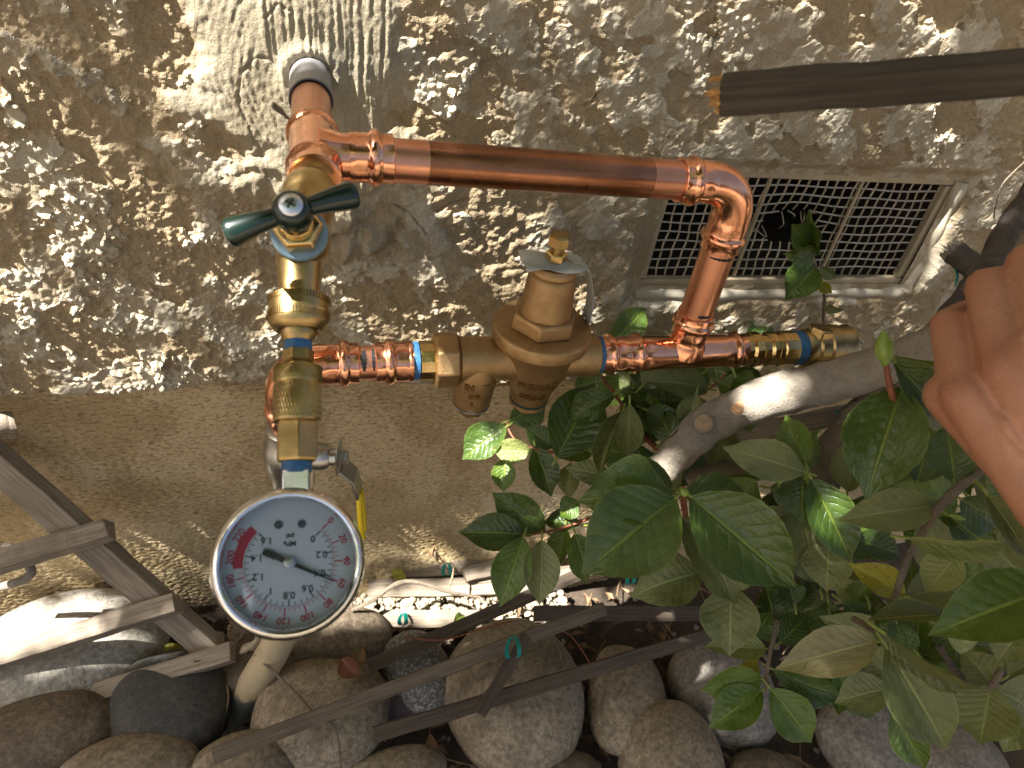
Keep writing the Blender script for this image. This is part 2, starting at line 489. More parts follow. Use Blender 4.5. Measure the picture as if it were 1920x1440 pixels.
class MB:
    def __init__(self):
        self.v, self.f, self.uv = [], [], None

    def add(self, vs, fs):
        k = len(self.v)
        self.v += [Vector(p) for p in vs]
        self.f += [tuple(i + k for i in q) for q in fs]
        return self

    def lathe(self, p0, axis, prof, seg=40, ref=None, hexn=6, cap=True):
        """prof: (t, r) or (t, r, lobing)"""
        a = Vector(axis).normalized()
        ref = Vector(ref) if ref else (VZ if abs(a.z) < 0.9 else VX)
        u = (ref - a * ref.dot(a)).normalized()
        w = a.cross(u)
        vs, fs = [], []
        for q in prof:
            t_, r_ = q[0], q[1]
            lob = q[2] if len(q) > 2 else 0.0
            for k in range(seg):
                th = 2 * math.pi * k / seg
                rr = r_ * (1 + lob * math.cos(hexn * th))
                vs.append(Vector(p0) + a * t_ + u * (rr * math.cos(th)) + w * (rr * math.sin(th)))
        m_ = len(prof)
        for j in range(m_ - 1):
            for k in range(seg):
                k2 = (k + 1) % seg
                fs.append((j * seg + k, j * seg + k2, (j + 1) * seg + k2, (j + 1) * seg + k))
        if cap:
            fs.append(tuple(reversed(range(seg))))
            fs.append(tuple((m_ - 1) * seg + k for k in range(seg)))
        return self.add(vs, fs)

    def tube(self, pts, rad, seg=16, cap=True, wob=0.0):
        pts = [Vector(p) for p in pts]
        if not hasattr(rad, '__len__'):
            rad = [rad] * len(pts)
        vs, fs = [], []
        u = None
        for j, p in enumerate(pts):
            tg = (pts[min(j + 1, len(pts) - 1)] - pts[max(j - 1, 0)]).normalized()
            if u is None:
                u = tg.orthogonal().normalized()
            u = (u - tg * u.dot(tg)).normalized()
            w = tg.cross(u)
            for k in range(seg):
                th = 2 * math.pi * k / seg
                rr = rad[j] * (1 + (random.uniform(-wob, wob) if wob else 0))
                vs.append(p + u * (rr * math.cos(th)) + w * (rr * math.sin(th)))
        for j in range(len(pts) - 1):
            for k in range(seg):
                k2 = (k + 1) % seg
                fs.append((j * seg + k, j * seg + k2, (j + 1) * seg + k2, (j + 1) * seg + k))
        if cap:
            fs.append(tuple(reversed(range(seg))))
            fs.append(tuple((len(pts) - 1) * seg + k for k in range(seg)))
        return self.add(vs, fs)

    def box(self, c, ax, ay, az):
        """half-axes"""
        c, ax, ay, az = (Vector(q) for q in (c, ax, ay, az))
        vs = [c + ax * i + ay * j + az * k for i in (-1, 1) for j in (-1, 1) for k in (-1, 1)]
        return self.add(vs, [(0, 1, 3, 2), (4, 6, 7, 5), (0, 4, 5, 1), (2, 3, 7, 6), (0, 2, 6, 4), (1, 5, 7, 3)])

    def build(self, name, mat, parent=None, angle=38, bevel=0.0, origin=None):
        c = Vector(origin) if origin is not None else sum(self.v, Vector()) / max(1, len(self.v))
        me = bpy.data.meshes.new(name)
        me.from_pydata([p - c for p in self.v], [], self.f)
        me.update()
        for p in me.polygons:
            p.use_smooth = True
        me.set_sharp_from_angle(angle=math.radians(angle))
        me.materials.append(MATS[mat])
        o = link(name, me, parent, c)
        if bevel:
            bv = o.modifiers.new('bevel', 'BEVEL')
            bv.width = bevel; bv.segments = 2; bv.limit_method = 'ANGLE'; bv.angle_limit = math.radians(40)
        return o


def smooth_path(pts, n=8):
    pts = [Vector(p) for p in pts]
    out = []
    for k in range(len(pts) - 1):
        p0, p1, p2, p3 = pts[max(k - 1, 0)], pts[k], pts[k + 1], pts[min(k + 2, len(pts) - 1)]
        for j in range(n):
            s = j / n
            out.append(0.5 * ((2 * p1) + (p2 - p0) * s + (2 * p0 - 5 * p1 + 4 * p2 - p3) * s * s + (3 * p1 - p0 - 3 * p2 + p3) * s ** 3))
    out.append(pts[-1])
    return out


def lerp_list(vals, n):
    xs = np.linspace(0, len(vals) - 1, n)
    return list(np.interp(xs, range(len(vals)), vals))


# flat lettering, made once for every string
_txt = {}


def text_mesh(body, size, extrude=0.0, shear=0.0):
    key = (body, size, extrude, shear)
    if key not in _txt:
        cu = bpy.data.curves.new('lettering', 'FONT')
        cu.body = body; cu.size = size; cu.extrude = extrude; cu.shear = shear
        cu.offset = size * 0.024; cu.align_x = 'CENTER'; cu.align_y = 'CENTER'; cu.resolution_u = 3
        cu.bevel_depth = extrude * 0.3; cu.bevel_resolution = 1
        o = bpy.data.objects.new('lettering', cu)
        COL.objects.link(o)
        dg = bpy.context.evaluated_depsgraph_get()
        me = bpy.data.meshes.new_from_object(o.evaluated_get(dg))
        _txt[key] = ([tuple(q.co) for q in me.vertices], [tuple(p.vertices) for p in me.polygons])
        bpy.data.objects.remove(o); bpy.data.meshes.remove(me); bpy.data.curves.remove(cu)
    return _txt[key]


for s_ in ('0', '20', '40', '60', '80', '100', '120', '140', '160', '180', '200', '220'):
    text_mesh(s_, 0.0046)
for s_ in ('0', '0.2', '0.4', '0.6', '0.8', '1', '1.2', '1.4', '1.6'):
    text_mesh(s_, 0.0047)
for s_ in ('MPa', 'psi'):
    text_mesh(s_, 0.0036)


# ------------------------------------------------------------------ noise for the wall
_perm = rng.permutation(512)
_ang = rng.uniform(0, 2 * np.pi, 512)
_gx, _gy = np.cos(_ang), np.sin(_ang)
_rx, _ry = rng.uniform(0, 1, 512), rng.uniform(0, 1, 512)


def _hash(i, j, s):
    return _perm[(_perm[(i + s * 37) & 511] + j) & 511]


def pnoise(x, y, s=0):
    xi, yi = np.floor(x).astype(np.int64), np.floor(y).astype(np.int64)
    fx, fy = x - xi, y - yi
    u, w = fx * fx * fx * (fx * (fx * 6 - 15) + 10), fy * fy * fy * (fy * (fy * 6 - 15) + 10)

    def g(a, b):
        h = _hash(xi + a, yi + b, s)
        return _gx[h] * (fx - a) + _gy[h] * (fy - b)
    return 1.41 * ((g(0, 0) * (1 - u) + g(1, 0) * u) * (1 - w) + (g(0, 1) * (1 - u) + g(1, 1) * u) * w)


def fbm(x, y, wl, octv=4, s=0, gain=0.5):
    out, amp = 0, 1.0
    for k in range(octv):
        out = out + amp * pnoise(x / wl, y / wl, s + k * 5)
        wl *= 0.5; amp *= gain
    return out


def cells(x, y, wl, s=0):
    x, y = x / wl, y / wl
    xi, yi = np.floor(x).astype(np.int64), np.floor(y).astype(np.int64)
    best = np.full(x.shape, 9.0)
    for a in (-1, 0, 1):
        for b in (-1, 0, 1):
            h = _hash(xi + a, yi + b, s)
            dx, dy = xi + a + _rx[h] - x, yi + b + _ry[h] - y
            best = np.minimum(best, dx * dx + dy * dy)
    return np.sqrt(best)


def grains(x, y, wl, s=0, power=2.0):
    """scattered rounded grains of very different heights, 0..1"""
    x, y = x / wl, y / wl
    xi, yi = np.floor(x).astype(np.int64), np.floor(y).astype(np.int64)
    best = np.zeros(x.shape)
    for a in (-1, 0, 1):
        for b in (-1, 0, 1):
            h = _hash(xi + a, yi + b, s)
            h2 = _perm[(h + 91) & 511]
            dx, dy = xi + a + _rx[h] - x, yi + b + _ry[h] - y
            rr_ = 0.30 + 0.34 * _rx[h2]
            best = np.maximum(best, _ry[h2] ** power * np.clip(1 - (dx * dx + dy * dy) / (rr_ * rr_), 0, 1))
    return best


def sstep(a, b, x):
    q = np.clip((x - a) / (b - a), 0, 1)
    return q * q * (3 - 2 * q)


# ================================================================== SETTING
# ground: one sheet, fine near the wall, reaching far out behind the camera
gx = np.concatenate([[-40, -15, -6, -3, -1.5], np.linspace(-0.9, 1.7, 150), [2.5, 4, 8, 18, 40]])
gy = np.concatenate([[-60, -25, -10, -5, -2.5, -1.4], np.linspace(-0.9, 0.1, 80), [0.4]])
X, Y = np.meshgrid(gx, gy)
Z = 0.012 * fbm(X, Y, 0.22, 5, 3) - 0.012
Z = np.where(np.abs(X) > 3, -0.01, Z)
nx, ny = len(gx), len(gy)
vv = np.stack([X, Y, Z], -1).reshape(-1, 3)
ii = np.arange(nx * ny).reshape(ny, nx)
ff = np.stack([ii[:-1, :-1], ii[:-1, 1:], ii[1:, 1:], ii[1:, :-1]], -1).reshape(-1, 4)


def np_mesh(name, vv, ff):
    me = bpy.data.meshes.new(name)
    me.vertices.add(len(vv)); me.vertices.foreach_set('co', vv.astype(np.float32).ravel())
    me.loops.add(ff.size); me.loops.foreach_set('vertex_index', ff.astype(np.int32).ravel())
    me.polygons.add(len(ff)); me.polygons.foreach_set('loop_start', np.arange(0, ff.size, ff.shape[1], dtype=np.int32))
    me.polygons.foreach_set('loop_total', np.full(len(ff), ff.shape[1], dtype=np.int32))
    me.update(calc_edges=True)
    me.polygons.foreach_set('use_smooth', np.ones(len(ff), dtype=bool))
    return me


me = np_mesh('ground', vv, ff)
me.materials.append(MATS['soil'])
props(link('ground', me, None, (0, 0, 0)), 'dark brown garden soil between the river stones', 'soil', None, 'structure')

mb = MB()  # unseen slab, added to throw warm sunlight back at the wall
mb.add([(-8, -9, 0.0), (8, -9, 0.0), (8, -1.05, 0.0), (-8, -1.05, 0.0), (-8, -9, -0.1), (8, -9, -0.1), (8, -1.05, -0.1), (-8, -1.05, -0.1)],
       [(0, 1, 2, 3), (0, 4, 5, 1), (2, 6, 7, 3), (1, 5, 6, 2), (0, 3, 7, 4)])
props(mb.build('path', 'concrete', None), 'unseen pale tan concrete slab added to bounce warm light at the wall', 'path', None, 'structure')

# house wall: rough upper stucco, smooth recessed base, trowelled mortar patch round the sleeve
STEP = 0.00125
wx = np.concatenate([np.arange(-1.40, -0.47, 0.012), np.arange(-0.47, 0.92, STEP), np.arange(0.925, 1.95, 0.012)])
wz = np.concatenate([np.arange(-0.04, 0.90, STEP), np.arange(0.905, 1.60, 0.012)])
X, Z = np.meshgrid(wx, wz)
OVER = 0.034


def wpt(px, py):
    q = W(px, py, -OVER)
    return (q.x, q.z)


#                                          # how far the rough coat stands out over the base
VENT = (0.358, 0.700, 0.545, 0.667)
zedge = 0.412 + 0.010 * fbm(X, Z, 0.11, 5, 11, 0.6) - 0.02 * sstep(0.0, 0.3, X)
up = sstep(-0.012, 0.014, Z - zedge)
und = fbm(X, Z, 0.16, 3, 20)
big = fbm(X * 0.9 + Z * 0.25, Z, 0.055, 5, 30, 0.55) + 0.35 * fbm(X, Z, 0.3, 2, 39)
plate = sstep(-0.06, 0.10, big)                        # left-on skim coat
flake = sstep(-0.10, 0.02, fbm(X - 0.3 * Z, Z, 0.026, 4, 45))
rough_right = sstep(0.10, 0.45, X) * sstep(0.55, 0.66, Z)
g1 = np.abs(pnoise(X / 0.0042, Z / 0.0034, 51)); g2 = pnoise(X / 0.0078, Z / 0.0064, 57)

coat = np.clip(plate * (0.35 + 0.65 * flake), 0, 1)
h_up = OVER - 0.004 + 0.0034 * und + (0.0010 + 0.0020 * rough_right) * plate + 0.0008 * flake * plate
dens = np.clip(0.55 + 0.9 * fbm(X, Z, 0.07, 3, 77), 0.12, 1.3)          # grains come in drifts


def blob(px, py, rx_, rz_):
    a, b = wpt(px, py)
    return np.exp(-((X - a) / rx_) ** 2 - ((Z - b) / rz_) ** 2)


lm = 0.30 + 1.10 * sstep(0.02, -0.06, X) + 0.55 * blob(830, 120, 0.10, 0.10) + 0.5 * blob(690, 460, 0.03, 0.035) + 0.6 * blob(780, 600, 0.08, 0.03) \
    + 0.5 * blob(1140, 495, 0.04, 0.02) + 0.35 * blob(1450, 260, 0.09, 0.04) + 0.30 * blob(1780, 250, 0.09, 0.08) + 0.35 * blob(1330, 60, 0.06, 0.05) + 0.4 * blob(1700, 560, 0.05, 0.05) - 0.25 * blob(880, 440, 0.09, 0.04) \
    - 0.5 * blob(60, 60, 0.035, 0.035)
dens = dens * np.clip(lm, 0.08, 1.4)
h_up += dens * (0.0042 * grains(X, Z, 0.0050, 60, 1.8) + 0.0058 * grains(X, Z, 0.0100, 62, 2.6)) * (0.30 + 0.70 * coat)
h_up += 0.0005 * g2 + 0.0012 * (1 - plate) * fbm(X, Z, 0.012, 4, 66)
h_up += 0.0016 * fbm(X, Z, 0.02, 3, 70) * (1 - 0.5 * rough_right)
low_t = fbm(X, Z, 0.10, 3, 80)
h_lo = 0.0010 * low_t + 0.0005 * pnoise(X / 0.0085, Z / 0.0034, 83) + 0.0006 * pnoise(X / 0.0050, Z / 0.0028, 84)
foot = sstep(0.085, 0.0, Z) * sstep(-0.02, 0.06, X)
h_lo += foot * (0.040 * sstep(0.085, -0.02, Z) + 0.004 * (1 - np.clip(cells(X, Z, 0.0075, 90), 0, 1)))
# mortar patch
px_, pz_ = X + 0.004 + 0.10 * (Z - 0.74) , Z - 0.735
rad = np.sqrt((px_ / 0.080) ** 2 + (pz_ / np.where(pz_ > 0, 0.30, 0.125)) ** 2) + 0.34 * fbm(X, Z, 0.07, 4, 100)
patch = sstep(1.16, 0.78, rad)
ang = np.arctan2(pz_ + 0.01, px_)
ring = np.sqrt(px_ ** 2 + (pz_ * 0.7) ** 2)
vert = sstep(-0.045, -0.010, px_ + 0.15 * fbm(X, Z, 0.08, 2, 109))
comb_v = 1.6 * pnoise((X + 0.12 * (Z - 0.74) ** 2 + 0.0022 * fbm(X, Z, 0.06, 2, 110)) / 0.0030, Z / 0.09, 111)
comb_r = 0.8 * pnoise((ring + 0.006 * fbm(X, Z, 0.07, 2, 112)) / 0.0032, ang * 1.3, 113)
comb = vert * comb_v + (1 - vert) * comb_r
h_pt = OVER + 0.0026 - 0.060 * (Z - 0.75) - 0.02 * np.abs(X) + 0.0045 * fbm(X, Z, 0.12, 2, 120) + 0.0011 * comb * (0.6 + 0.5 * fbm(X, Z, 0.03, 2, 121)) \
    + 0.0004 * pnoise(X / 0.003, Z / 0.006, 122)
lip = np.exp(-((np.sqrt(X ** 2 + (Z - 0.744) ** 2) - 0.021) / 0.006) ** 2)
h_pt += 0.0035 * lip


def crack(pts, width, dep):
    dist = np.full(X.shape, 9.0)
    wv = 0.0016
    xx, zz = X + wv * fbm(X, Z, 0.011, 3, 130), Z + wv * fbm(X, Z, 0.011, 3, 140)
    for (a, b), (c_, d_) in zip(pts[:-1], pts[1:]):
        vx, vz = c_ - a, d_ - b
        tt = np.clip(((xx - a) * vx + (zz - b) * vz) / (vx * vx + vz * vz), 0, 1)
        dist = np.minimum(dist, np.hypot(xx - a - tt * vx, zz - b - tt * vz))
    return dep * np.exp(-(dist / width) ** 2)


cr = crack([wpt(450, 145), wpt(448, 190), wpt(470, 245), wpt(492, 285), wpt(500, 330)], 0.0007, 0.0016)
cr += crack([wpt(455, 130), wpt(480, 105), wpt(508, 108)], 0.0007, 0.0014)
cr += crack([wpt(465, 290), wpt(490, 288), wpt(502, 292)], 0.0006, 0.0012)
cr += crack([wpt(515, 195), wpt(528, 205), wpt(540, 220)], 0.0012, 0.005)
cr += crack([wpt(500, 30), wpt(520, 8), wpt(545, 20)], 0.0007, 0.0015)
h_pt -= cr
h_up -= crack([wpt(735, 385), wpt(770, 400), wpt(800, 440)], 0.0009, 0.003)
h_up -= crack([wpt(820, 398), wpt(850, 382), wpt(880, 378)], 0.0011, 0.003)
h_up -= crack([wpt(1100, 200), wpt(1115, 190), wpt(1130, 170)], 0.0013, 0.004)
h_up -= crack([wpt(1330, 110), wpt(1350, 60), wpt(1345, 20)], 0.0009, 0.003)
H = h_lo * (1 - up) + h_up * up
# make the rough coat meet the vent frame
vd = np.maximum(np.maximum(VENT[0] - 0.016 - X, X - VENT[1] - 0.016), np.maximum(VENT[2] - 0.016 - Z, Z - VENT[3] - 0.010))
nearv = sstep(0.016, 0.002, vd)
H = H * (1 - nearv) + np.minimum(H, 0.020 + 0.25 * (H - 0.02)) * nearv
bulge = np.exp(-((X - 0.735) / 0.02) ** 2 - ((Z - 0.570) / 0.035) ** 2)   # plaster blob beside the vent
H += 0.012 * bulge * up
H = H * (1 - patch * up) + np.maximum(h_pt, H * 0.3) * patch * up
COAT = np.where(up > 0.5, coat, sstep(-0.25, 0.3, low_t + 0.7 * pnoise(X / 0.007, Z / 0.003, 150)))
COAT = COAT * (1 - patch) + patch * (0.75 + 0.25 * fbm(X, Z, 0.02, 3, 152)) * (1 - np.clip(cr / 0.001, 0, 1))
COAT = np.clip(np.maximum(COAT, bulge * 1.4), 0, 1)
vv = np.stack([X, -H, Z], -1).reshape(-1, 3)
nz, nx = X.shape
ii = np.arange(nx * nz).reshape(nz, nx)
ff = np.stack([ii[:-1, :-1], ii[:-1, 1:], ii[1:, 1:], ii[1:, :-1]], -1).reshape(-1, 4)
fxc, fzc = (X[:-1, :-1] + STEP / 2).ravel(), (Z[:-1, :-1] + STEP / 2).ravel()
hole = (fxc > VENT[0] - 0.008) & (fxc < VENT[1] + 0.008) & (fzc > VENT[2] - 0.008) & (fzc < VENT[3] + 0.008)
hole |= (fxc ** 2 + (fzc - 0.744) ** 2) < 0.0145 ** 2
zone = np.where((patch[:-1, :-1] > 0.5).ravel(), 2, np.where((up[:-1, :-1] > 0.5).ravel(), 1, 0))
wall = thing('stucco_wall', (0.2, 0, 0), 'tan stucco house wall with flaking rough coat above a smooth base', 'wall')
for zi, (nm, mt, lb) in enumerate((('smooth_base', 'smooth_stucco', 'smooth golden tan lower wall band'),
                                   ('rough_coat', 'rough_stucco', 'rough flaking upper stucco'),
                                   ('mortar_patch', 'mortar', 'cracked grey mortar patch round the pipe sleeve'))):
    fs = ff[(zone == zi) & ~hole]
    used = np.unique(fs)
    remap = np.full(len(vv), -1); remap[used] = np.arange(len(used))
    me = np_mesh(nm, vv[used], remap[fs])
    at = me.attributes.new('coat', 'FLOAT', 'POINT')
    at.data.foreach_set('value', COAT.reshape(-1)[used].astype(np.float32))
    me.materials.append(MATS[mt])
    if zi == 1:
        me.polygons.foreach_set('use_smooth', np.zeros(len(fs), dtype=bool))
    o = link(nm, me, wall, (0, 0, 0))
    o['label'] = lb
mb = MB()                                              # the wall beyond the frame
x0, x1, z0, z1 = wx[0] + 0.004, wx[-1] - 0.004, wz[0], wz[-1] - 0.004
for a, b, c_, e, y_ in ((-5, x0, 0.412, 2.9, -0.033), (x1, 5, 0.392, 2.9, -0.033), (x0, x1, z1, 2.9, -0.033), (-5, x0, -0.1, 0.412, 0.0), (x1, 5, -0.1, 0.392, 0.0)):
    mb.add([(a, y_, c_), (b, y_, c_), (b, y_, e), (a, y_, e), (a, 0.12, c_), (b, 0.12, c_), (b, 0.12, e), (a, 0.12, e)],
           [(0, 1, 2, 3), (4, 7, 6, 5), (0, 3, 7, 4), (1, 5, 6, 2), (3, 2, 6, 7), (0, 4, 5, 1)])
mb.build('outer_wall', 'rough_stucco', wall)

# ================================================================== VENT
vent = thing('crawlspace_vent', (0.545, -0.01, VENT[2] - 0.015), 'rectangular wire mesh foundation vent set in the stucco wall', 'vent')
vx0, vx1, vz0, vz1 = VENT
fy = -0.016


def bar(mb, p, q, wy, wz_):
    p, q = Vector(p), Vector(q)
    a = (q - p) / 2
    s = a.normalized().cross(VY)
    return mb.box((p + q) / 2, a, VY * wy / 2, s * wz_ / 2)


bar(MB(), (vx0 - 0.010, fy, vz1 + 0.005), (vx1 + 0.010, fy, vz1 + 0.005), 0.010, 0.009).build('frame_rail', 'painted_metal', vent, bevel=0.0012)
bar(MB(), (vx0 - 0.010, fy, vz0 - 0.006), (vx1 + 0.010, fy, vz0 - 0.006), 0.010, 0.010).build('frame_rail', 'painted_metal', vent, bevel=0.0012)
bar(MB(), (vx0 - 0.006, fy + 0.0004, vz0), (vx0 - 0.006, fy + 0.0004, vz1 - 0.001), 0.010, 0.010).build('frame_stile', 'painted_metal', vent, bevel=0.0012)
bar(MB(), (vx1 + 0.006, fy + 0.0004, vz0), (vx1 + 0.006, fy + 0.0004, vz1 - 0.001), 0.010, 0.010).build('frame_stile', 'painted_metal', vent, bevel=0.0012)
for fx in (0.358 + 0.114, 0.358 + 0.232):
    bar(MB(), (fx, fy + 0.001, vz0), (fx, fy + 0.001, vz1), 0.003, 0.0036).build('mullion', 'painted_metal', vent)
mb = MB()
NW, NH = 27, 11
torn = (0.525, 0.606)


def wy(x, z):                                          # the screen is pushed in round the tear
    return fy + 0.003 + 0.012 * math.exp(-((x - torn[0]) / 0.05) ** 2 - ((z - torn[1]) / 0.028) ** 2)


def torn_at(x, z):
    return ((x - torn[0]) / 0.034) ** 2 + ((z - torn[1]) / 0.019) ** 2 < 1


for k in range(1, NW):
    x = vx0 + (vx1 - vx0) * k / NW
    pts = []
    for j in range(25):
        z = vz0 + (vz1 - vz0) * j / 24
        p = (x + 0.0010 * math.sin(z * 95 + k * 0.7) + 0.0006 * math.sin(z * 210 + k), wy(x, z), z)
        if torn_at(x, z):
            if len(pts) > 1:
                mb.tube(pts, 0.00115, 5)
            pts = []
        else:
            pts.append(p)
    if len(pts) > 1:
        mb.tube(pts, 0.00115, 5)
for k in range(1, NH):
    z = vz0 + (vz1 - vz0) * k / NH
    pts = []
    for j in range(64):
        x = vx0 + (vx1 - vx0) * j / 63
        dz = -0.0022 * math.exp(-((x - torn[0]) / 0.05) ** 2) * (1 if z < torn[1] else -1) + 0.0009 * math.sin(x * 60 + k)
        if torn_at(x, z):
            if len(pts) > 1:
                mb.tube(pts, 0.00115, 5)
            pts = []
        else:
            pts.append((x, wy(x, z) - 0.0009, z + dz))
    if len(pts) > 1:
        mb.tube(pts, 0.00115, 5)
props(mb.build('wire_screen', 'galvanised_wire', vent), 'square wire screen torn open in the middle')
for k in range(9):                                     # loose bent ends round the tear
    a = random.uniform(0, 2 * math.pi)
    p = Vector((torn[0] + 0.034 * math.cos(a), wy(*torn) - 0.004, torn[1] + 0.019 * math.sin(a)))
    MB().tube(smooth_path([p, p + Vector((-0.012 * math.cos(a) + random.uniform(-.006, .006), -random.uniform(0.002, 0.014), random.uniform(-.012, .008))),
                           p + Vector((random.uniform(-.02, .02), -random.uniform(0.0, 0.012), random.uniform(-.02, .006)))], 5), 0.0008, 5).build('bent_wire', 'galvanised_wire', vent)
mb = MB()                                              # plaster return round the right and lower edges
pts = smooth_path([(vx0 - 0.012, -0.021, vz0 - 0.019), (vx0 + 0.1, -0.022, vz0 - 0.021), (vx1 - 0.08, -0.023, vz0 - 0.020), (vx1 + 0.004, -0.024, vz0 - 0.019),
                   (vx1 + 0.019, -0.026, vz0 - 0.004), (vx1 + 0.021, -0.024, vz0 + 0.06), (vx1 + 0.018, -0.021, vz1 + 0.006)], 10)
mb.tube(pts, [0.0068 + 0.0014 * math.sin(k * 0.9) + 0.002 * math.sin(k * 0.23) for k in range(len(pts))], 12)
mb.build('plaster_edge', 'white_plaster', vent)
mb = MB()                                              # the dark shaft behind the screen
a, b, c_, e = vx0 - 0.012, vx1 + 0.012, vz0 - 0.012, vz1 + 0.011
mb.add([(a, 0.0, c_), (b, 0.0, c_), (b, 0.0, e), (a, 0.0, e), (a, 0.25, c_), (b, 0.25, c_), (b, 0.25, e), (a, 0.25, e)],
       [(4, 5, 6, 7), (0, 3, 7, 4), (1, 5, 6, 2), (3, 2, 6, 7), (0, 4, 5, 1)])
mb.build('shaft', 'dark_wood', vent)

# ================================================================== COPPER PIPEWORK
Y0 = -0.195
RP = 0.0143                                            # pipe radius
pipes = thing('copper_pipework', (0.15, Y0, 0.5), 'new shiny copper pipe loop with pressed tees and elbows standing off the wall', 'pipes')
TZ = 0.744


def press(t0, sgn, r=RP, s=1.0):
    """outline of one pressed socket, from its mouth inwards"""
    q = [(0, r * 1.09), (0.0006, r * 1.13), (0.0075, r * 1.125, 0.006), (0.0082, r * 1.15), (0.0098, r * 1.26), (0.0122, r * 1.30), (0.0146, r * 1.26), (0.0158, r * 1.16),
         (0.0166, r * 1.12, 0.012), (0.0185, r * 1.115, 0.028), (0.0240, r * 1.12, 0.030), (0.0262, r * 1.13, 0.012), (0.0285, r * 1.12)]
    q = [(t0 + sgn * a[0] * s, *a[1:]) for a in q]
    return q if sgn > 0 else q[::-1]


def socket(p, inward, parent=pipes, name='press_socket', extra=0.004, r=RP, s=1.0, mat='copper'):
    pr = press(0, 1, r, s)
    pr.append((0.0285 * s + extra, r * 1.10))
    return MB().lathe(p, inward, pr, 48, cap=True).build(name, mat, parent)


# sleeve through the wall and the stub in it
sleeve = thing('pipe_sleeve', (0, 0, TZ - 0.017), 'grey plastic sleeve where the pipe leaves the wall', 'sleeve')
MB().lathe((0, 0.06, TZ), -VY, [(0, 0.0160), (0.148, 0.0164), (0.1485, 0.0166), (0.150, 0.0166), (0.1505, 0.0161), (0.150, 0.0150), (0.140, 0.0147)], 48, cap=False).build('tube', 'grey_pvc', sleeve)
MB().lathe((0, 0.06, TZ), -VY, [(0, RP), (0.215, RP)], 40).build('wall_stub', 'copper_sanded', pipes)
# upper tee: run along the wall normal, branch to the right
T = Vector((0.0, Y0, TZ))
run = [(0, RP * 1.09), (0.0006, RP * 1.12), (0.004, RP * 1.12), (0.0055, RP * 1.2), (0.0075, RP * 1.24), (0.0095, RP * 1.17), (0.011, RP * 1.09, 0.01), (0.016, RP * 1.09, 0.018), (0.019, RP * 1.08),
       (0.030, RP * 1.09), (0.056, RP * 1.09), (0.059, RP * 1.1), (0.0605, RP * 1.16), (0.063, RP * 1.22), (0.0655, RP * 1.18), (0.067, RP * 1.13, 0.012), (0.074, RP * 1.13, 0.022), (0.080, RP * 1.13), (0.0806, RP * 1.08)]
tee = MB().lathe((0, Y0 + 0.044, TZ), -VY, run, 56).build('tee_body', 'copper', pipes)
br = [(0.004, RP * 1.30), (0.010, RP * 1.24), (0.014, RP * 1.13), (0.018, RP * 1.08), (0.022, RP * 1.06)] + press(0.0505, -1)[:]
MB().lathe(T, VX, br, 56).build('branch', 'copper', tee)
# upper pipe
U1, U2 = Vector((0.040, Y0, TZ - 0.0005)), Vector((0.276, Y0, TZ - 0.008))
ua = (U2 - U1).normalized()
ul = (U2 - U1).length
upper = MB().lathe(U1, ua, [(0, RP), (ul, RP)], 48).build('upper_pipe', 'copper_sanded', pipes)
MB().lathe(U1 + ua * 0.033, ua, [(0, RP), (0.0004, RP + 0.00012), (0.1625, RP + 0.00012), (0.163, RP)], 48, cap=False).build('tarnished_band', 'copper_tarnished', upper)


def marker(parent, p, axis, face, w, arc, r=RP + 0.0002, off=0.0):
    """a dab of black pen on a pipe, a curved patch"""
    a = Vector(axis).normalized()
    u = Vector(face); u = (u - a * u.dot(a)).normalized()
    v_ = a.cross(u)
    mb = MB()
    vs, fs, n = [], [], 14
    for k in range(n + 1):
        th = off + arc * (k / n - 0.5)
        ww = w * (0.55 + 0.45 * math.sin(math.pi * min(1, k / n * 1.15))) * (1 + 0.25 * math.sin(k * 2.3))
        for e in (-0.5, 0.5):
            vs.append(Vector(p) + a * (e * ww) + u * (r * math.cos(th)) + v_ * (r * math.sin(th)))
    for k in range(n):
        fs.append((2 * k, 2 * k + 1, 2 * k + 3, 2 * k + 2))
    mb.add(vs, fs).build('pen_mark', 'black_marker', parent)


TOCAM = Vector((-0.05, -0.75, 0.62)).normalized()
marker(upper, U2 - ua * 0.012, ua, TOCAM, 0.004, 1.3, off=-0.5)
# elbow
EC = Vector((0.3150, Y0, TZ - 0.0092))
RB = 0.027
arc = []
dn = -VZ
cen = EC - ua * RB + dn * RB
for k in range(19):
    th = math.pi / 2 * k / 18
    arc.append(cen + (-dn) * (RB * math.cos(th)) + ua * (RB * math.sin(th)))
s1 = arc[0] - ua * 0.002
elbow = MB().tube([s1] + arc + [arc[-1] + dn * 0.002], RP * 1.11, 40).build('elbow_bend', 'copper', pipes)
socket(EC - ua * (RB + 0.0275), ua, elbow, extra=0.004, s=0.86)
socket(EC + dn * (RB + 0.0275), -dn, elbow, extra=0.004, s=0.86)
# riser between elbow and lower tee
LZ = 0.5745
LT = Vector((0.3155, Y0, LZ))
vp = MB().lathe(EC + dn * 0.05, dn, [(0, RP), (EC.z - 0.05 - LZ - 0.03, RP)], 48).build('drop_pipe', 'copper_sanded', pipes)
marker(vp, EC + dn * 0.0580, dn, TOCAM, 0.0025, 1.5, off=0.1)
marker(vp, LT + VZ * 0.047, dn, TOCAM, 0.003, 1.2, off=0.2)


def LL(px):                                            # on the axis of the lower line, under a pixel column
    lo, hi = -0.2, 0.9
    for _ in range(40):
        mid = (lo + hi) / 2
        q = MW.T @ (np.array([mid, Y0, LZ]) - CAM)
        if CX + F * q[0] / q[2] < px:
            lo = mid
        else:
            hi = mid
    return lo


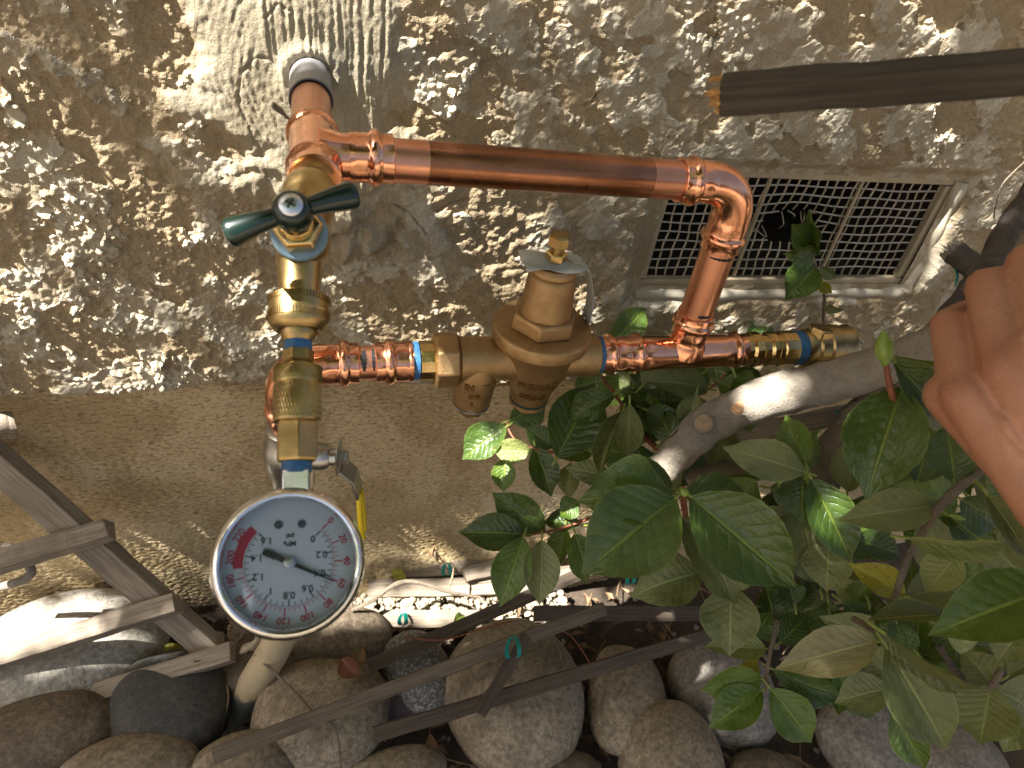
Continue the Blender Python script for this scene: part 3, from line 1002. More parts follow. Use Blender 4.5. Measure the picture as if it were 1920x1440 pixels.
xa, xt0, xt1 = LL(1224), LL(1222), LL(1348)
lt = MB().lathe((LL(1172), Y0, LZ), VX, press(0, 1, RP, 0.8)[:-1] + [(0.026, RP * 1.09), (LL(1340) - LL(1172), RP * 1.07)], 56).build('lower_tee', 'copper', pipes)
MB().lathe(LT, VZ, [(0.002, RP * 1.34), (0.009, RP * 1.27), (0.014, RP * 1.15), (0.017, RP * 1.08)] + press(0.043, -1, RP, 0.82), 56).build('branch', 'copper', lt)
pr = [(a[0], *a[1:]) for a in press(LL(1392) - LL(1330), -1, RP * 0.93, 0.85)]
MB().lathe((LL(1330), Y0, LZ), VX, [(0, RP)] + pr, 48).build('tee_outlet', 'copper', lt)
socket((LL(1122), Y0, LZ), VX, pipes, 'outlet_adapter', 0.012, RP, 0.8)
# left side: coupling, bare pipe, elbow
MB().lathe((LL(640), Y0, LZ), VX, [(0, RP * 0.98), (LL(735) - LL(640), RP * 0.98)], 40).build('inlet_pipe', 'copper_sanded', pipes)
inl = pipes.children[-1]
marker(inl, (LL(681), Y0, LZ), VX, TOCAM, 0.0045, 1.25, RP * 0.98 + 0.0003, -0.1)
marker(inl, (LL(699), Y0, LZ), VX, TOCAM, 0.0030, 1.35, RP * 0.98 + 0.0003, -0.15)
socket((LL(703), Y0, LZ), VX, pipes, 'inlet_adapter', 0.0, RP * 1.03, 0.95)
ad = pipes.children[-1]
MB().lathe((LL(703) + 0.026, Y0, LZ), VX, [(0, RP * 1.14), (0.0015, RP * 1.2, 0.03), (LL(774) - LL(703) - 0.027, RP * 1.2, 0.03), (LL(774) - LL(703) - 0.026, RP * 1.1)], 48).build('hex_shoulder', 'copper', ad)
EX = LL(531)
cen = Vector((EX + RB, Y0, LZ - RB))
arc = [cen + VZ * (RB * math.cos(math.pi / 2 * k / 18)) - VX * (RB * math.sin(math.pi / 2 * k / 18)) for k in range(19)]
e2 = MB().tube([arc[0] + VX * 0.003] + arc + [arc[-1] - VZ * 0.003], RP * 1.11, 40).build('elbow_bend', 'copper', pipes)
socket((LL(673), Y0, LZ), -VX, e2, extra=0.012, r=RP * 1.03, s=0.95)
socket((EX, Y0, LZ - RB - 0.030), VZ, e2, extra=0.004)
MB().lathe((EX, Y0, LZ - RB - 0.02), -VZ, [(0, RP), (0.04, RP)], 40).build('valve_stub', 'copper_sanded', pipes)

# ================================================================== PRESSURE REGULATOR
reg = thing('pressure_regulator', (LL(1000), Y0, LZ - 0.05), 'cast bronze pressure reducing valve with bell shaped top on the lower line', 'valve')
k0 = mpp((LL(1000), Y0, LZ))
x857, x1116, xb = LL(857), LL(1116), LL(1006)
zb = LZ + 0.003
MB().lathe((LL(773), Y0, LZ), VX, [(0, 0.0152), (0.0005, 0.0158), (LL(784) - LL(773), 0.0158), (LL(784) - LL(773) + .0004, 0.015)], 40).build('sealant_ring', 'blue_sealant', reg)
MB().lathe((LL(784), Y0, LZ), VX, [(0, 0.0150), (0.001, 0.0166), (LL(816) - LL(784), 0.0166)], 12, ref=(0, -0.5, 1)).build('tailpiece', 'machined_brass', reg, 20)
un = MB().lathe((LL(813), Y0, LZ), VX, [(0, 0.0215), (0.0012, 0.0232), (0.0035, 0.0240), (LL(856) - LL(813) - 0.002, 0.0240), (LL(856) - LL(813), 0.0225)], 8, ref=(0, -0.62, 0.78)).build('union_nut', 'cast_bronze', reg, 25, bevel=0.0012)
L = x1116 - x857
body = MB().lathe((x857, Y0, LZ), VX, [(0, 0.0185), (0.001, 0.0195), (0.010, 0.0190), (0.03, 0.0188), (L * 0.5, 0.0198), (L - 0.018, 0.0180), (L - 0.014, 0.0190), (L - 0.001, 0.0190), (L, 0.018)], 56).build('body', 'cast_bronze', reg)
BOWL = [(0, 0.0175), (0.010, 0.0190), (0.018, 0.0225), (0.028, 0.0265), (0.040, 0.0290), (0.050, 0.0310), (0.058, 0.0345), (0.066, 0.0390)]
MB().lathe((xb, Y0, zb - 0.046), VZ, BOWL, 64).build('bowl', 'cast_bronze', body)
xs = LL(893)
POCK = [(0, 0.0165), (0.004, 0.0172), (0.014, 0.0178), (0.026, 0.0195), (0.036, 0.0200), (0.046, 0.0170)]
MB().lathe((xs, Y0 - 0.0015, LZ - 0.044), VZ, POCK, 56).build('strainer_pocket', 'cast_bronze', body)
MB().lathe((xs, Y0 - 0.0015, LZ - 0.0475), VZ, [(0, 0.0158), (0.0006, 0.0166), (0.003, 0.0166)], 48).build('strainer_cap', 'steel', reg)
MB().lathe((xs, Y0 - 0.0015, LZ - 0.0560), VZ, [(0, 0.0118), (0.001, 0.0125), (0.0095, 0.0125)], 6).build('strainer_plug', 'cast_bronze', reg, bevel=0.0008)
MB().lathe((xb, Y0, zb - 0.0495), VZ, [(0.001, 0.0168), (0.0014, 0.0176), (0.003, 0.0176)], 48).build('seat_cap_ring', 'dark_teal', reg)
MB().lathe((xb, Y0, zb - 0.0545), VZ, [(0, 0.015), (0.002, 0.0170), (0.0052, 0.0170)], 48).build('seat_cap', 'cast_bronze', reg)
MB().lathe((xb, Y0, zb - 0.0600), VZ, [(0, 0.0118), (0.001, 0.0125), (0.006, 0.0125)], 6).build('seat_plug', 'cast_bronze', reg, bevel=0.0008)
fl = MB().lathe((xb, Y0, zb + 0.018), VZ, [(0, 0.0390), (0.001, 0.0412), (0.010, 0.0418), (0.0118, 0.0410), (0.0126, 0.0395), (0.0128, 0.02)], 72).build('flange', 'cast_bronze', reg)
MB().lathe((xb, Y0, zb + 0.0305), VZ, [(0, 0.0290), (0.0125, 0.0283), (0.0140, 0.0265), (0.0150, 0.022)], 6, ref=(1.0, 0.12, 0)).build('hex_collar', 'cast_bronze', reg, 30, bevel=0.0016)
bell = MB().lathe((xb, Y0, zb + 0.0310), VZ, [(0, 0.0225), (0.010, 0.0222), (0.016, 0.0216), (0.034, 0.0200), (0.0455, 0.0190), (0.0475, 0.0182), (0.0487, 0.0172), (0.0500, 0.0180), (0.0515, 0.0184), (0.0545, 0.0177), (0.0570, 0.0155), (0.058, 0.010)], 64).build('bell', 'cast_bronze', reg)
bt = zb + 0.0885
MB().lathe((xb, Y0, bt), VZ, [(0, 0.0042), (0.020, 0.0042)], 20).build('bolt_shank', 'dull_brass', reg)
MB().lathe((xb, Y0, bt + 0.0030), VZ, [(0, 0.0078), (0.001, 0.0086), (0.006, 0.0086), (0.007, 0.0076)], 6, ref=(0.7, 0.7, 0)).build('lock_nut', 'machined_brass', reg, 25)
MB().lathe((xb, Y0, bt + 0.0150), VZ, [(0, 0.0076), (0.001, 0.0088), (0.0085, 0.0088), (0.0100, 0.0076), (0.0104, 0.006)], 6, ref=(0.55, -0.8, 0)).build('adjusting_bolt', 'dull_brass', reg, 25)


def wrap_text(body_, size, axis_p, r0, prof, z0, zc, th0, parent, mat='cast_bronze', ext=0.0005, shear=0.0, sx_=1.0):
    """raised lettering bent round an upright axis; th0 is the angle from the wall normal, towards +X"""
    vs, fs = text_mesh(body_, size, ext, shear)
    out = []
    for (a, b, c_) in vs:
        r = float(np.interp(zc + b - z0, [q[0] for q in prof], [q[1] for q in prof])) - 0.0003
        th = th0 + a * sx_ / r0
        out.append(Vector((axis_p[0] + (r + c_) * math.sin(th), axis_p[1] - (r + c_) * math.cos(th), zc + b)))
    MB().add(out, fs).build('lettering', mat, parent, 30)


wrap_text('WILKINS', 0.0090, (xb, Y0), 0.0275, BOWL, zb - 0.046, zb - 0.0155, -0.20, body, 'bronze_letter', 0.0012, 0.3)
wrap_text('600XL', 0.0090, (xb, Y0), 0.0205, BOWL, zb - 0.046, zb - 0.0320, -0.22, body, 'bronze_letter', 0.0012)
wrap_text('IN', 0.0080, (xs, Y0 - 0.0015), 0.0196, POCK, LZ - 0.044, LZ - 0.0150, -0.42, body, 'bronze_letter', 0.0012)
wrap_text('CB3', 0.0056, (xs, Y0 - 0.0015), 0.0184, POCK, LZ - 0.044, LZ - 0.0255, -0.15, body, 'bronze_letter', 0.0011)
wrap_text('1"', 0.0068, (xs, Y0 - 0.0015), 0.0178, POCK, LZ - 0.044, LZ - 0.0355, -0.18, body, 'bronze_letter', 0.0011)
pa, pb = Vector((xs + 0.003, Y0 - 0.0212, LZ - 0.0125)), Vector((xs + 0.026, Y0 - 0.0205, LZ - 0.0110))
mb = MB().tube([pa, (pa + pb) / 2 + Vector((0, -0.0006, 0)), pb], 0.0007, 6)
mb.tube([pb + Vector((-0.006, 0.0005, 0.0035)), pb], 0.0007, 6).tube([pb + Vector((-0.006, 0.0005, -0.0035)), pb], 0.0007, 6)
mb.build('flow_arrow', 'bronze_letter', body)
MB().lathe((LL(1113), Y0, LZ), VX, [(0, 0.0158), (0.001, 0.0168), (LL(1124) - LL(1113), 0.0164)], 40).build('sealant_ring', 'blue_sealant', reg)

# paper tag hung on the adjusting bolt
tag = thing('paper_tag', (xb, Y0, bt), 'crumpled printed paper tag hung round the bolt of the bronze valve', 'tag')
vs, fs, n, m_ = [], [], 18, 7
for k in range(n + 1):
    s = k / n
    for j in range(m_ + 1):
        q = (j / m_ - 0.5) * 0.034 * (1 - 0.25 * (s > 0.4))
        if s < 0.48:
            x = -0.026 + 0.052 * s / 0.48; z = 0.0015 - 0.004 * abs(s / 0.48 - 0.35) + 0.0016 * math.sin(s * 17 + j)
            p = (x, q * 0.9 + 0.001 * math.sin(j * 2 + s * 9), z)
        else:
            u_ = (s - 0.48) / 0.52
            p = (0.026 + 0.010 * u_ + 0.006 * math.sin(u_ * 2.6), q * 0.7 + 0.005 * u_, -0.002 - 0.056 * u_ + 0.0015 * math.sin(j * 1.7))
        vs.append(Vector((xb, Y0, bt + 0.0005)) + Vector(p))
for k in range(n):
    for j in range(m_):
        a = k * (m_ + 1) + j
        fs.append((a, a + 1, a + m_ + 2, a + m_ + 1))
o = MB().add(vs, fs).build('sheet', 'paper', tag)
sd = o.modifiers.new('thick', 'SOLIDIFY'); sd.thickness = 0.0003
mb = MB()
for k in range(11):
    u_ = 0.10 + 0.07 * k
    p = Vector((xb + 0.026 + 0.010 * u_ + 0.006 * math.sin(u_ * 2.6) + 0.0012, Y0 + 0.005 * u_, bt + 0.0005 - 0.002 - 0.056 * u_))
    mb.box(p, VX * 0.0001, VY * (0.0085 if k else 0.004), VZ * 0.0005)
mb.build('print_line', 'paper_print', tag)

# ================================================================== OUTLET AT THE END OF THE LOWER LINE
outl = thing('end_valve', (LL(1540), Y0, LZ - 0.03), 'weathered brass hose outlet at the right end of the lower line', 'valve')
x0_ = LL(1388)
ll = LL(1482) - x0_
MB().lathe((x0_, Y0, LZ), VX, [(0, 0.0128), (0.001, 0.0145), (ll * .12, 0.0145), (ll * .16, 0.0165), (ll * .30, 0.0168), (ll * .34, 0.0146), (ll * .46, 0.0142), (ll * .50, 0.0165), (ll * .60, 0.0167), (ll * .64, 0.0150),
                              (ll * .72, 0.0152), (ll * .74, 0.0168), (ll, 0.0168)], 12, ref=(0, -0.5, 1)).build('ribbed_nipple', 'machined_brass', outl, 25)
MB().lathe((LL(1481), Y0, LZ), VX, [(0, 0.0150), (0.001, 0.0163), (LL(1503) - LL(1481), 0.0160)], 32).build('sealant_ring', 'blue_sealant', outl)
xe = LL(1500)
le = LL(1585) - xe
eb = MB().lathe((xe, Y0, LZ), VX, [(0, 0.0165), (0.004, 0.0178), (0.010, 0.0172), (0.012, 0.0192), (le * 0.42, 0.0196), (le * 0.45, 0.0215), (le * 0.66, 0.0218), (le * 0.70, 0.0202), (le - 0.006, 0.0204), (le - 0.003, 0.0214), (le, 0.0206)], 40).build('body', 'dull_brass', outl)
MB().lathe((xe + le * 0.30, Y0, LZ + 0.012), (0.1, 0.15, 0.95), [(0, 0.0125), (0.0085, 0.0122), (0.010, 0.011)], 6).build('boss', 'dull_brass', eb, 25, bevel=0.0008)
MB().lathe((xe + le * 0.45, Y0 - 0.003, LZ - 0.006), (0.05, -0.2, -0.97), [(0, 0.0145), (0.016, 0.0148), (0.018, 0.0165), (0.026, 0.0165), (0.027, 0.015)], 32).build('spout', 'dull_brass', outl)
MB().box((xe + le + 0.002, Y0 - 0.004, LZ + 0.002), VX * 0.0008, VY * 0.011, VZ * 0.014).build('steel_plate', 'steel', outl, bevel=0.0005)
MB().lathe((xe + le + 0.003, Y0 - 0.008, LZ + 0.004), VX, [(-0.002, 0.0022), (0.001, 0.0022)], 12).build('rivet', 'dark_gap', outl)

# ================================================================== BALL VALVE WITH YELLOW LEVER
BV = Vector((EX, Y0, LZ - RB - 0.071))
bv = thing('ball_valve', BV - VZ * 0.03, 'steel ball valve with a yellow lever behind the pressure gauge', 'valve')
MB().lathe(BV + VZ * 0.034, -VZ, [(0, 0.0150), (0.002, 0.0185), (0.014, 0.0190), (0.018, 0.0215), (0.030, 0.0232), (0.042, 0.0225), (0.050, 0.0200), (0.056, 0.0195), (0.068, 0.0190), (0.070, 0.015)], 48).build('body', 'steel', bv)
sdir = Vector((0.93, -0.30, 0.12)).normalized()
MB().lathe(BV, sdir, [(0.012, 0.0125), (0.030, 0.0120), (0.034, 0.0100), (0.036, 0.0075), (0.042, 0.0070)], 32).build('stem_boss', 'steel', bv)
pc = BV + sdir * 0.042
MB().box(pc + VZ * 0.000, sdir * 0.0011, Vector((0.3, 0.93, 0)).normalized() * 0.008, VZ * 0.0155).build('stop_plate', 'steel', bv, bevel=0.0006)
MB().lathe(pc, sdir, [(0, 0.0062), (0.001, 0.0068), (0.007, 0.0068), (0.008, 0.0058)], 6).build('stem_nut', 'steel', bv, 25)
h1, h2, h3 = pc + sdir * 0.003 - VZ * 0.010, pc + sdir * 0.014 - VZ * 0.022, pc + sdir * 0.018 - VZ * 0.042
lev = MB()
sidev = Vector((0.25, 0.95, 0.1)).normalized()
for a, b in ((h1, h2), (h2, h3)):
    lev.box((a + b) / 2, (b - a) / 2 * 1.06, sidev * 0.0095, (b - a).normalized().cross(sidev) * 0.0012)
lv = lev.build('lever', 'steel', bv, bevel=0.0006)
h4 = h3 + Vector((0.003, -0.012, -0.045))
g = MB()
for sgn in (-1, 1):
    pts = smooth_path([h3 + sidev * 0.002 * sgn, h3.lerp(h4, 0.3) + sidev * 0.0055 * sgn, h3.lerp(h4, 0.7) + sidev * 0.0060 * sgn, h4 + sidev * 0.004 * sgn], 8)
    g.tube(pts, 0.0027, 10)
props(g.build('lever_sleeve', 'yellow_vinyl', lv), 'bright yellow lever grip')
MB().lathe(BV - VZ * 0.034, -VZ, [(0, RP), (0.02, RP)], 32).build('lower_stub', 'copper_sanded', bv)

# supply riser leaning out of the stones
r0, r1 = G(437, 1352, -0.015), BV - VZ * 0.05
rs = thing('supply_riser', r0, 'tan painted plastic riser pipe coming up between the stones below the gauge', 'pipe')
rm1 = P(522, 1200, 0.83)
rpath = smooth_path([r0, r0.lerp(rm1, 0.5), rm1, rm1.lerp(r1, 0.35) + (rm1 - r0) * 0.25, r1], 8)
ax = (rm1 - r0).normalized()
o = MB().tube(rpath, lerp_list([0.0200, 0.0195, 0.0190, 0.0185, 0.0170], len(rpath)), 36).build('pipe', 'painted_pvc', rs, origin=r0 + ax * 0.085)

# ================================================================== HOSE BIBB WITH GREEN HANDLE
hb = thing('hose_bibb', (0, Y0 - 0.09, TZ - 0.03), 'brass hose tap with dark green tee handle on the upper tee', 'tap')
I0 = Vector((0, Y0 - 0.030, TZ))
BC = P(566, 452, 0.392)                                # body centre
ia = (BC - I0).normalized()
il = (BC - I0).length
MB().lathe(I0, ia, [(0, RP * 0.98), (0.010, RP * 0.98), (0.011, RP * 1.05), (0.016, RP * 1.13), (0.020, RP * 1.16), (0.026, RP * 1.10), (0.030, RP * 1.02), (il * 0.72, RP * 1.0), (il, RP * 0.95)], 44).build('inlet', 'dull_brass', hb)
HX = P(545, 383, 0.335)                                # handle screw
sa = (HX - BC).normalized()
slen = (HX - BC).length
hbody = MB()
hbody.lathe(BC - sa * 0.016, sa, [(0, 0.006), (0.003, 0.0115), (0.008, 0.0148), (0.016, 0.0160), (0.024, 0.0158), (0.027, 0.0150), (0.029, 0.0130)], 48)
hb_o = hbody.build('body', 'dull_brass', hb)
MB().lathe(BC + sa * 0.0125, sa, [(0, 0.0140), (0.001, 0.0152), (0.0035, 0.0148), (0.004, 0.0130)], 40).build('sealant_ring', 'pale_blue_sealant', hb)
MB().lathe(BC + sa * 0.0155, sa, [(0, 0.0122), (0.001, 0.0132), (0.011, 0.0132), (0.013, 0.0118), (0.0135, 0.0085)], 6, ref=(0.3, 0, 1)).build('bonnet_nut', 'machined_brass', hb, 25, bevel=0.0007)
MB().lathe(BC + sa * 0.028, sa, [(0, 0.0088), (0.006, 0.0085), (0.007, 0.0075), (slen - 0.045, 0.0065)], 32).build('packing_nut', 'machined_brass', hb)
hub = HX - sa * 0.008
lx = (P(650, 372, depth(HX)) - P(440, 428, depth(HX))).normalized()
lx = (lx - sa * lx.dot(sa)).normalized()
lx = Matrix.Rotation(math.radians(7), 3, sa) @ lx
hd = MB().lathe(hub - sa * 0.008, sa, [(0, 0.0062), (0.003, 0.0098), (0.009, 0.0098), (0.013, 0.0080), (0.0145, 0.0060)], 32).build('handle', 'green_enamel', hb)
for sgn, ln in ((1, 0.0295), (-1, 0.0300)):
    pts, rr = [], []
    for k in range(17):
        u_ = k / 16
        pts.append(hub - sa * 0.003 + lx * sgn * (0.004 + ln * u_) + sa * (0.001 - 0.004 * u_ * u_))
        r_ = 0.0040 + 0.0040 * u_ ** 1.1
        if u_ > 0.86:
            r_ *= math.sqrt(max(0.02, 1 - ((u_ - 0.86) / 0.14) ** 2))
        rr.append(r_)
    MB().tube(pts, rr, 20).build('wing', 'green_enamel', hd)
sc_ = MB().lathe(HX - sa * 0.003, sa, [(-0.001, 0.0052), (0.001, 0.0058), (0.0030, 0.0056), (0.0042, 0.0042), (0.0046, 0.002)], 28).build('handle_screw', 'screw_steel', hb)
lx2 = (lx + sa.cross(lx) * 0.8).normalized()
ly2 = sa.cross(lx2)
MB().box(HX + sa * 0.0016, lx2 * 0.0026, ly2 * 0.0005, sa * 0.0001).box(HX + sa * 0.00164, ly2 * 0.0026, lx2 * 0.0005, sa * 0.0001).build('screw_slot', 'dark_gap', sc_)
# spout, then everything screwed below it
GC = P(543, 1055, 0.345)
GA = P(554, 1055, 0.357)
A0 = P(562, 470, 0.392)
ga = (GA - A0).normalized()


def on_axis(py):                                       # axis point seen in pixel row py
    lo, hi = -0.05, (GA - A0).length * 1.2
    for _ in range(40):
        mid = (lo + hi) / 2
        q = MW.T @ (np.array(A0 + ga * mid) - CAM)
        if CY + F * q[1] / q[2] < py:
            lo = mid
        else:
            hi = mid
    return lo


def rp(py, r):                                         # pixels to metres on that axis
    return r * mpp(A0 + ga * on_axis(py))


def sect(rows, seg=40, hexn=6, ref=None):
    return MB().lathe(A0, ga, [(on_axis(y), rp(y, q[0]), *(q[1:])) for y, *q in rows], seg, hexn=hexn, ref=ref)


sect([(470, 40), (490, 43), (515, 40), (545, 37.5), (566, 38), (572, 33)]).build('spout', 'dull_brass', hb)

gauge = thing('pressure_gauge', GC, 'round chrome pressure gauge hanging upside down from the hose tap', 'gauge')
nut = sect([(556, 44), (557, 52), (559, 54.5), (603, 55), (608, 53.5), (614, 50), (619, 45), (622, 41), (619, 38), (615, 34)], 96).build('swivel_nut', 'dull_brass', gauge)
mb = MB()
for y0_, y1_ in ((560, 570), (588, 601)):              # knurling
    for k in range(60):
        th = 2 * math.pi * k / 60
        u = ga.orthogonal().normalized(); w = ga.cross(u)
        dr = u * math.cos(th) + w * math.sin(th)
        p = A0 + ga * ((on_axis(y0_) + on_axis(y1_)) / 2) + dr * rp(y0_, 55)
        mb.box(p, ga * ((on_axis(y1_) - on_axis(y0_)) / 2), dr * 0.0007, ga.cross(dr) * 0.00048)
mb.build('knurling', 'dull_brass', nut)
sect([(605, 33), (628, 33), (634, 30), (640, 26), (641, 20)], 36).build('hose_barb', 'dull_brass', gauge)
sect([(636, 24), (637, 25.5), (657, 25.5), (658, 24)], 36).build('sealant_ring', 'blue_sealant', gauge)
sect([(655, 25), (657, 29), (676, 29), (681, 25)], 6, ref=(1, 0.5, 0.2)).build('coupler_hex', 'dull_brass', gauge, 25, bevel=0.0005)
sect([(676, 21), (695, 21)], 32).build('coupler_neck', 'dull_brass', gauge)
sl_ = sect([(686, 34), (688, 42), (690, 43.5), (716, 43.5), (718, 42.5), (721, 42.5), (723, 43.5), (787, 43.5), (790, 42), (791, 38)], 96).build('coupler_sleeve', 'dull_brass', gauge)
mb = MB()
u = ga.orthogonal().normalized(); w = ga.cross(u)
for y0_, y1_, tw in ((689, 716, 0.0), (724, 786, 0.42), (724, 786, -0.42)):
    nK = 72 if tw == 0 else 44
    for k in range(nK):
        pts = []
        for s in np.linspace(0, 1, 5):
            th = 2 * math.pi * k / nK + tw * (s - 0.5)
            y = y0_ + (y1_ - y0_) * s
            pts.append(A0 + ga * on_axis(y) + (u * math.cos(th) + w * math.sin(th)) * (rp(y, 43.5)))
        mb.tube(pts, 0.00030, 4, cap=False)
mb.build('knurling', 'dull_brass', sl_)
sect([(789, 36), (790, 38), (800, 40.5), (860, 40.5), (866, 37)], 6, ref=(1, -0.25, 0.35)).build('adapter_hex', 'dull_brass', gauge, 25, bevel=0.0007)
sect([(864, 26), (865, 28), (886, 27.5), (887, 25)], 36).build('sealant_ring', 'blue_sealant', gauge)
sect([(882, 30), (883, 33), (925, 33)], 4, ref=(1, -0.9, 0.7)).build('stem', 'chrome', gauge, 25, bevel=0.0005)
gn = Vector(CAM) - GC
gn = (gn - ga * gn.dot(ga)).normalized()               # dial faces out from the wall
gU = ga.copy()                                         # twelve o'clock of the dial points away from the stem
gR = gU.cross(gn).normalized()
RO = 141.5 * mpp(GC)
GB = GC - gn * 0.012


def glathe(prof, seg=96):
    return MB().lathe(GB, gn, prof, seg, ref=gU)


glathe([(-0.018, RO * 0.55), (-0.017, RO * 0.80), (-0.014, RO * 0.90), (-0.002, RO * 0.91), (0.004, RO * 0.91)]).build('case', 'chrome', gauge)
glathe([(0.001, RO * 0.90), (0.002, RO * 0.985), (0.0045, RO), (0.0085, RO * 0.995), (0.0125, RO * 0.965), (0.0148, RO * 0.925), (0.0152, RO * 0.895), (0.0148, RO * 0.868), (0.0135, RO * 0.848), (0.0115, RO * 0.838), (0.0020, RO * 0.835)],
       96).build('bezel', 'chrome', gauge)
DP = GB + gn * 0.0050
dial = MB().lathe(DP - gn * 0.001, gn, [(0, RO * 0.836), (0.001, RO * 0.836)], 96, ref=gU).build('dial', 'dial_white', gauge)
KS = RO / 0.0371


def dpt(ang, r, h=0.0):                                # dial angle, clockwise from twelve o'clock as the dial is read
    return DP + gU * (r * math.cos(ang)) + gR * (r * math.sin(ang)) + gn * h


def dang(frac):                                        # 0..1 over the scale of 270 degrees
    return math.radians(-135 + 270 * frac)


def tick(mb, a, r0_, r1_, w_, h=0.00012):
    c_, s = math.cos(a), math.sin(a)
    q = gU * (-s) + gR * c_
    vs = [dpt(a, r0_, h) - q * w_, dpt(a, r0_, h) + q * w_, dpt(a, r1_, h) + q * w_, dpt(a, r1_, h) - q * w_]
    mb.add(vs, [(0, 1, 2, 3)])


def arcband(mb, a0, a1, r0_, r1_, h, n_=60):
    vs, fs = [], []
    for k in range(n_ + 1):
        a = a0 + (a1 - a0) * k / n_
        vs += [dpt(a, r0_, h), dpt(a, r1_, h)]
    for k in range(n_):
        fs.append((2 * k, 2 * k + 1, 2 * k + 3, 2 * k + 2))
    mb.add(vs, fs)


rs_, rm = 0.590 * RO, 0.572 * RO
mbr, mbk = MB(), MB()
arcband(mbr, dang(0), dang(1), rs_, rs_ + 0.00022, 0.00012)
arcband(mbk, dang(0), dang(1), rm - 0.0002, rm, 0.00012)
for k in range(47):
    a = dang(k * 5 / 232)
    maj = k % 4 == 0
    tick(mbr, a, rs_, rs_ + (0.0040 if maj else 0.0020), 0.00036 if maj else 0.00016)
for k in range(33):
    a = dang(k / 32)
    maj = k % 4 == 0
    tick(mbk, a, rm, rm - (0.0036 if maj else 0.0021), 0.00032 if maj else 0.00018)
arcband(mbr, dang(190 / 232), dang(1.0), rs_ + 0.0002, rs_ + 0.0046, 0.00020, 30)


def dial_text(mb, s, size, a, r, tangential):
    vs, fs = text_mesh(s, size)
    up_ = (gU * math.cos(a) + gR * math.sin(a)) if tangential else gU
    rt = (gR * math.cos(a) - gU * math.sin(a)) if tangential else gR
    c_ = dpt(a, r, 0.00025)
    mb.add([c_ + rt * q[0] + up_ * q[1] for q in vs], fs)


for k in range(12):
    dial_text(mbr, str(k * 20), 0.0046, dang(k * 20 / 232), 0.752 * RO, True)
for k, s in enumerate(('0', '0.2', '0.4', '0.6', '0.8', '1', '1.2', '1.4', '1.6')):
    dial_text(mbk, s, 0.0047, dang(k / 8), 0.425 * RO, False)
for s, yy in (('MPa', -0.0092), ('psi', -0.0128)):
    vs, fs = text_mesh(s, 0.0036)
    c_ = DP + gU * yy + gn * 0.00025
    mbk.add([c_ + gR * q[0] + gU * q[1] for q in vs], fs)
mbr.build('red_scale', 'dial_red', dial)
mbk.build('black_scale', 'dial_black', dial)
for sg in (-1, 1):
    MB().lathe(DP + gU * -0.0186 + gR * 0.0056 * sg, gn, [(0, 0.0021), (0.0008, 0.0020), (0.0010, 0.0012)], 18).build('dial_screw', 'dial_ring', dial)
na = dang(61 / 232)
nd_ = gU * math.cos(na) + gR * math.sin(na)
nq = gR * math.cos(na) - gU * math.sin(na)
c_ = DP + gn * 0.0022
th_ = gn * 0.0003
prof = [(-0.0140, 0.0013), (-0.0135, 0.0017), (-0.0120, 0.0018), (-0.003, 0.0014), (0, 0.0012), (0.012, 0.0008), (rs_ + 0.0022, 0.00022)]
vs = []
for a, b in prof:
    vs += [c_ + nd_ * a + nq * b + th_, c_ + nd_ * a - nq * b + th_, c_ + nd_ * a + nq * b - th_, c_ + nd_ * a - nq * b - th_]
fs = []
for k in range(len(prof) - 1):
    i = 4 * k
    fs += [(i, i + 4, i + 5, i + 1), (i + 2, i + 3, i + 7, i + 6), (i, i + 2, i + 6, i + 4), (i + 1, i + 5, i + 7, i + 3)]
MB().add(vs, fs).build('needle', 'dial_black', gauge)
MB().lathe(DP, gn, [(0.001, 0.0029), (0.0034, 0.0029), (0.0038, 0.0022), (0.0040, 0.0010)], 28).build('needle_hub', 'steel', gauge)
MB().lathe(GB, gn, [(0.0094, RO * 0.842), (0.0110, RO * 0.842)], 96).build('glass', 'gauge_glass', gauge)


# ================================================================== LATHS, STAKES
def lath_mesh(length, w, t_, seed, jag0=0.0, jag1=0.0):
    r_ = random.Random(seed)
    n_ = 14
    vs, fs = [], []
    for k in range(n_ + 1):
        x = length * k / n_
        oy, oz = r_.uniform(-1, 1) * w * 0.025, r_.uniform(-1, 1) * t_ * 0.04
        for sy, sz in ((-1, -1), (1, -1), (1, 1), (-1, 1)):
            xx = x
            if k == 0:
                xx += r_.uniform(-1, 1) * jag0
            if k == n_:
                xx += r_.uniform(-1, 1) * jag1
            vs.append((xx, oy + sy * w / 2 * (1 + r_.uniform(-.03, .03)), oz + sz * t_ / 2 * (1 + r_.uniform(-.03, .03))))
    for k in range(n_):
        for j in range(4):
            a, b = k * 4 + j, k * 4 + (j + 1) % 4
            fs.append((a, a + 4, b + 4, b))
    fs += [(0, 1, 2, 3), tuple(n_ * 4 + q for q in (3, 2, 1, 0))]
    me = bpy.data.meshes.new('slat')
    me.from_pydata(vs, [], fs)
    me.update()
    return me


_lc = [0]


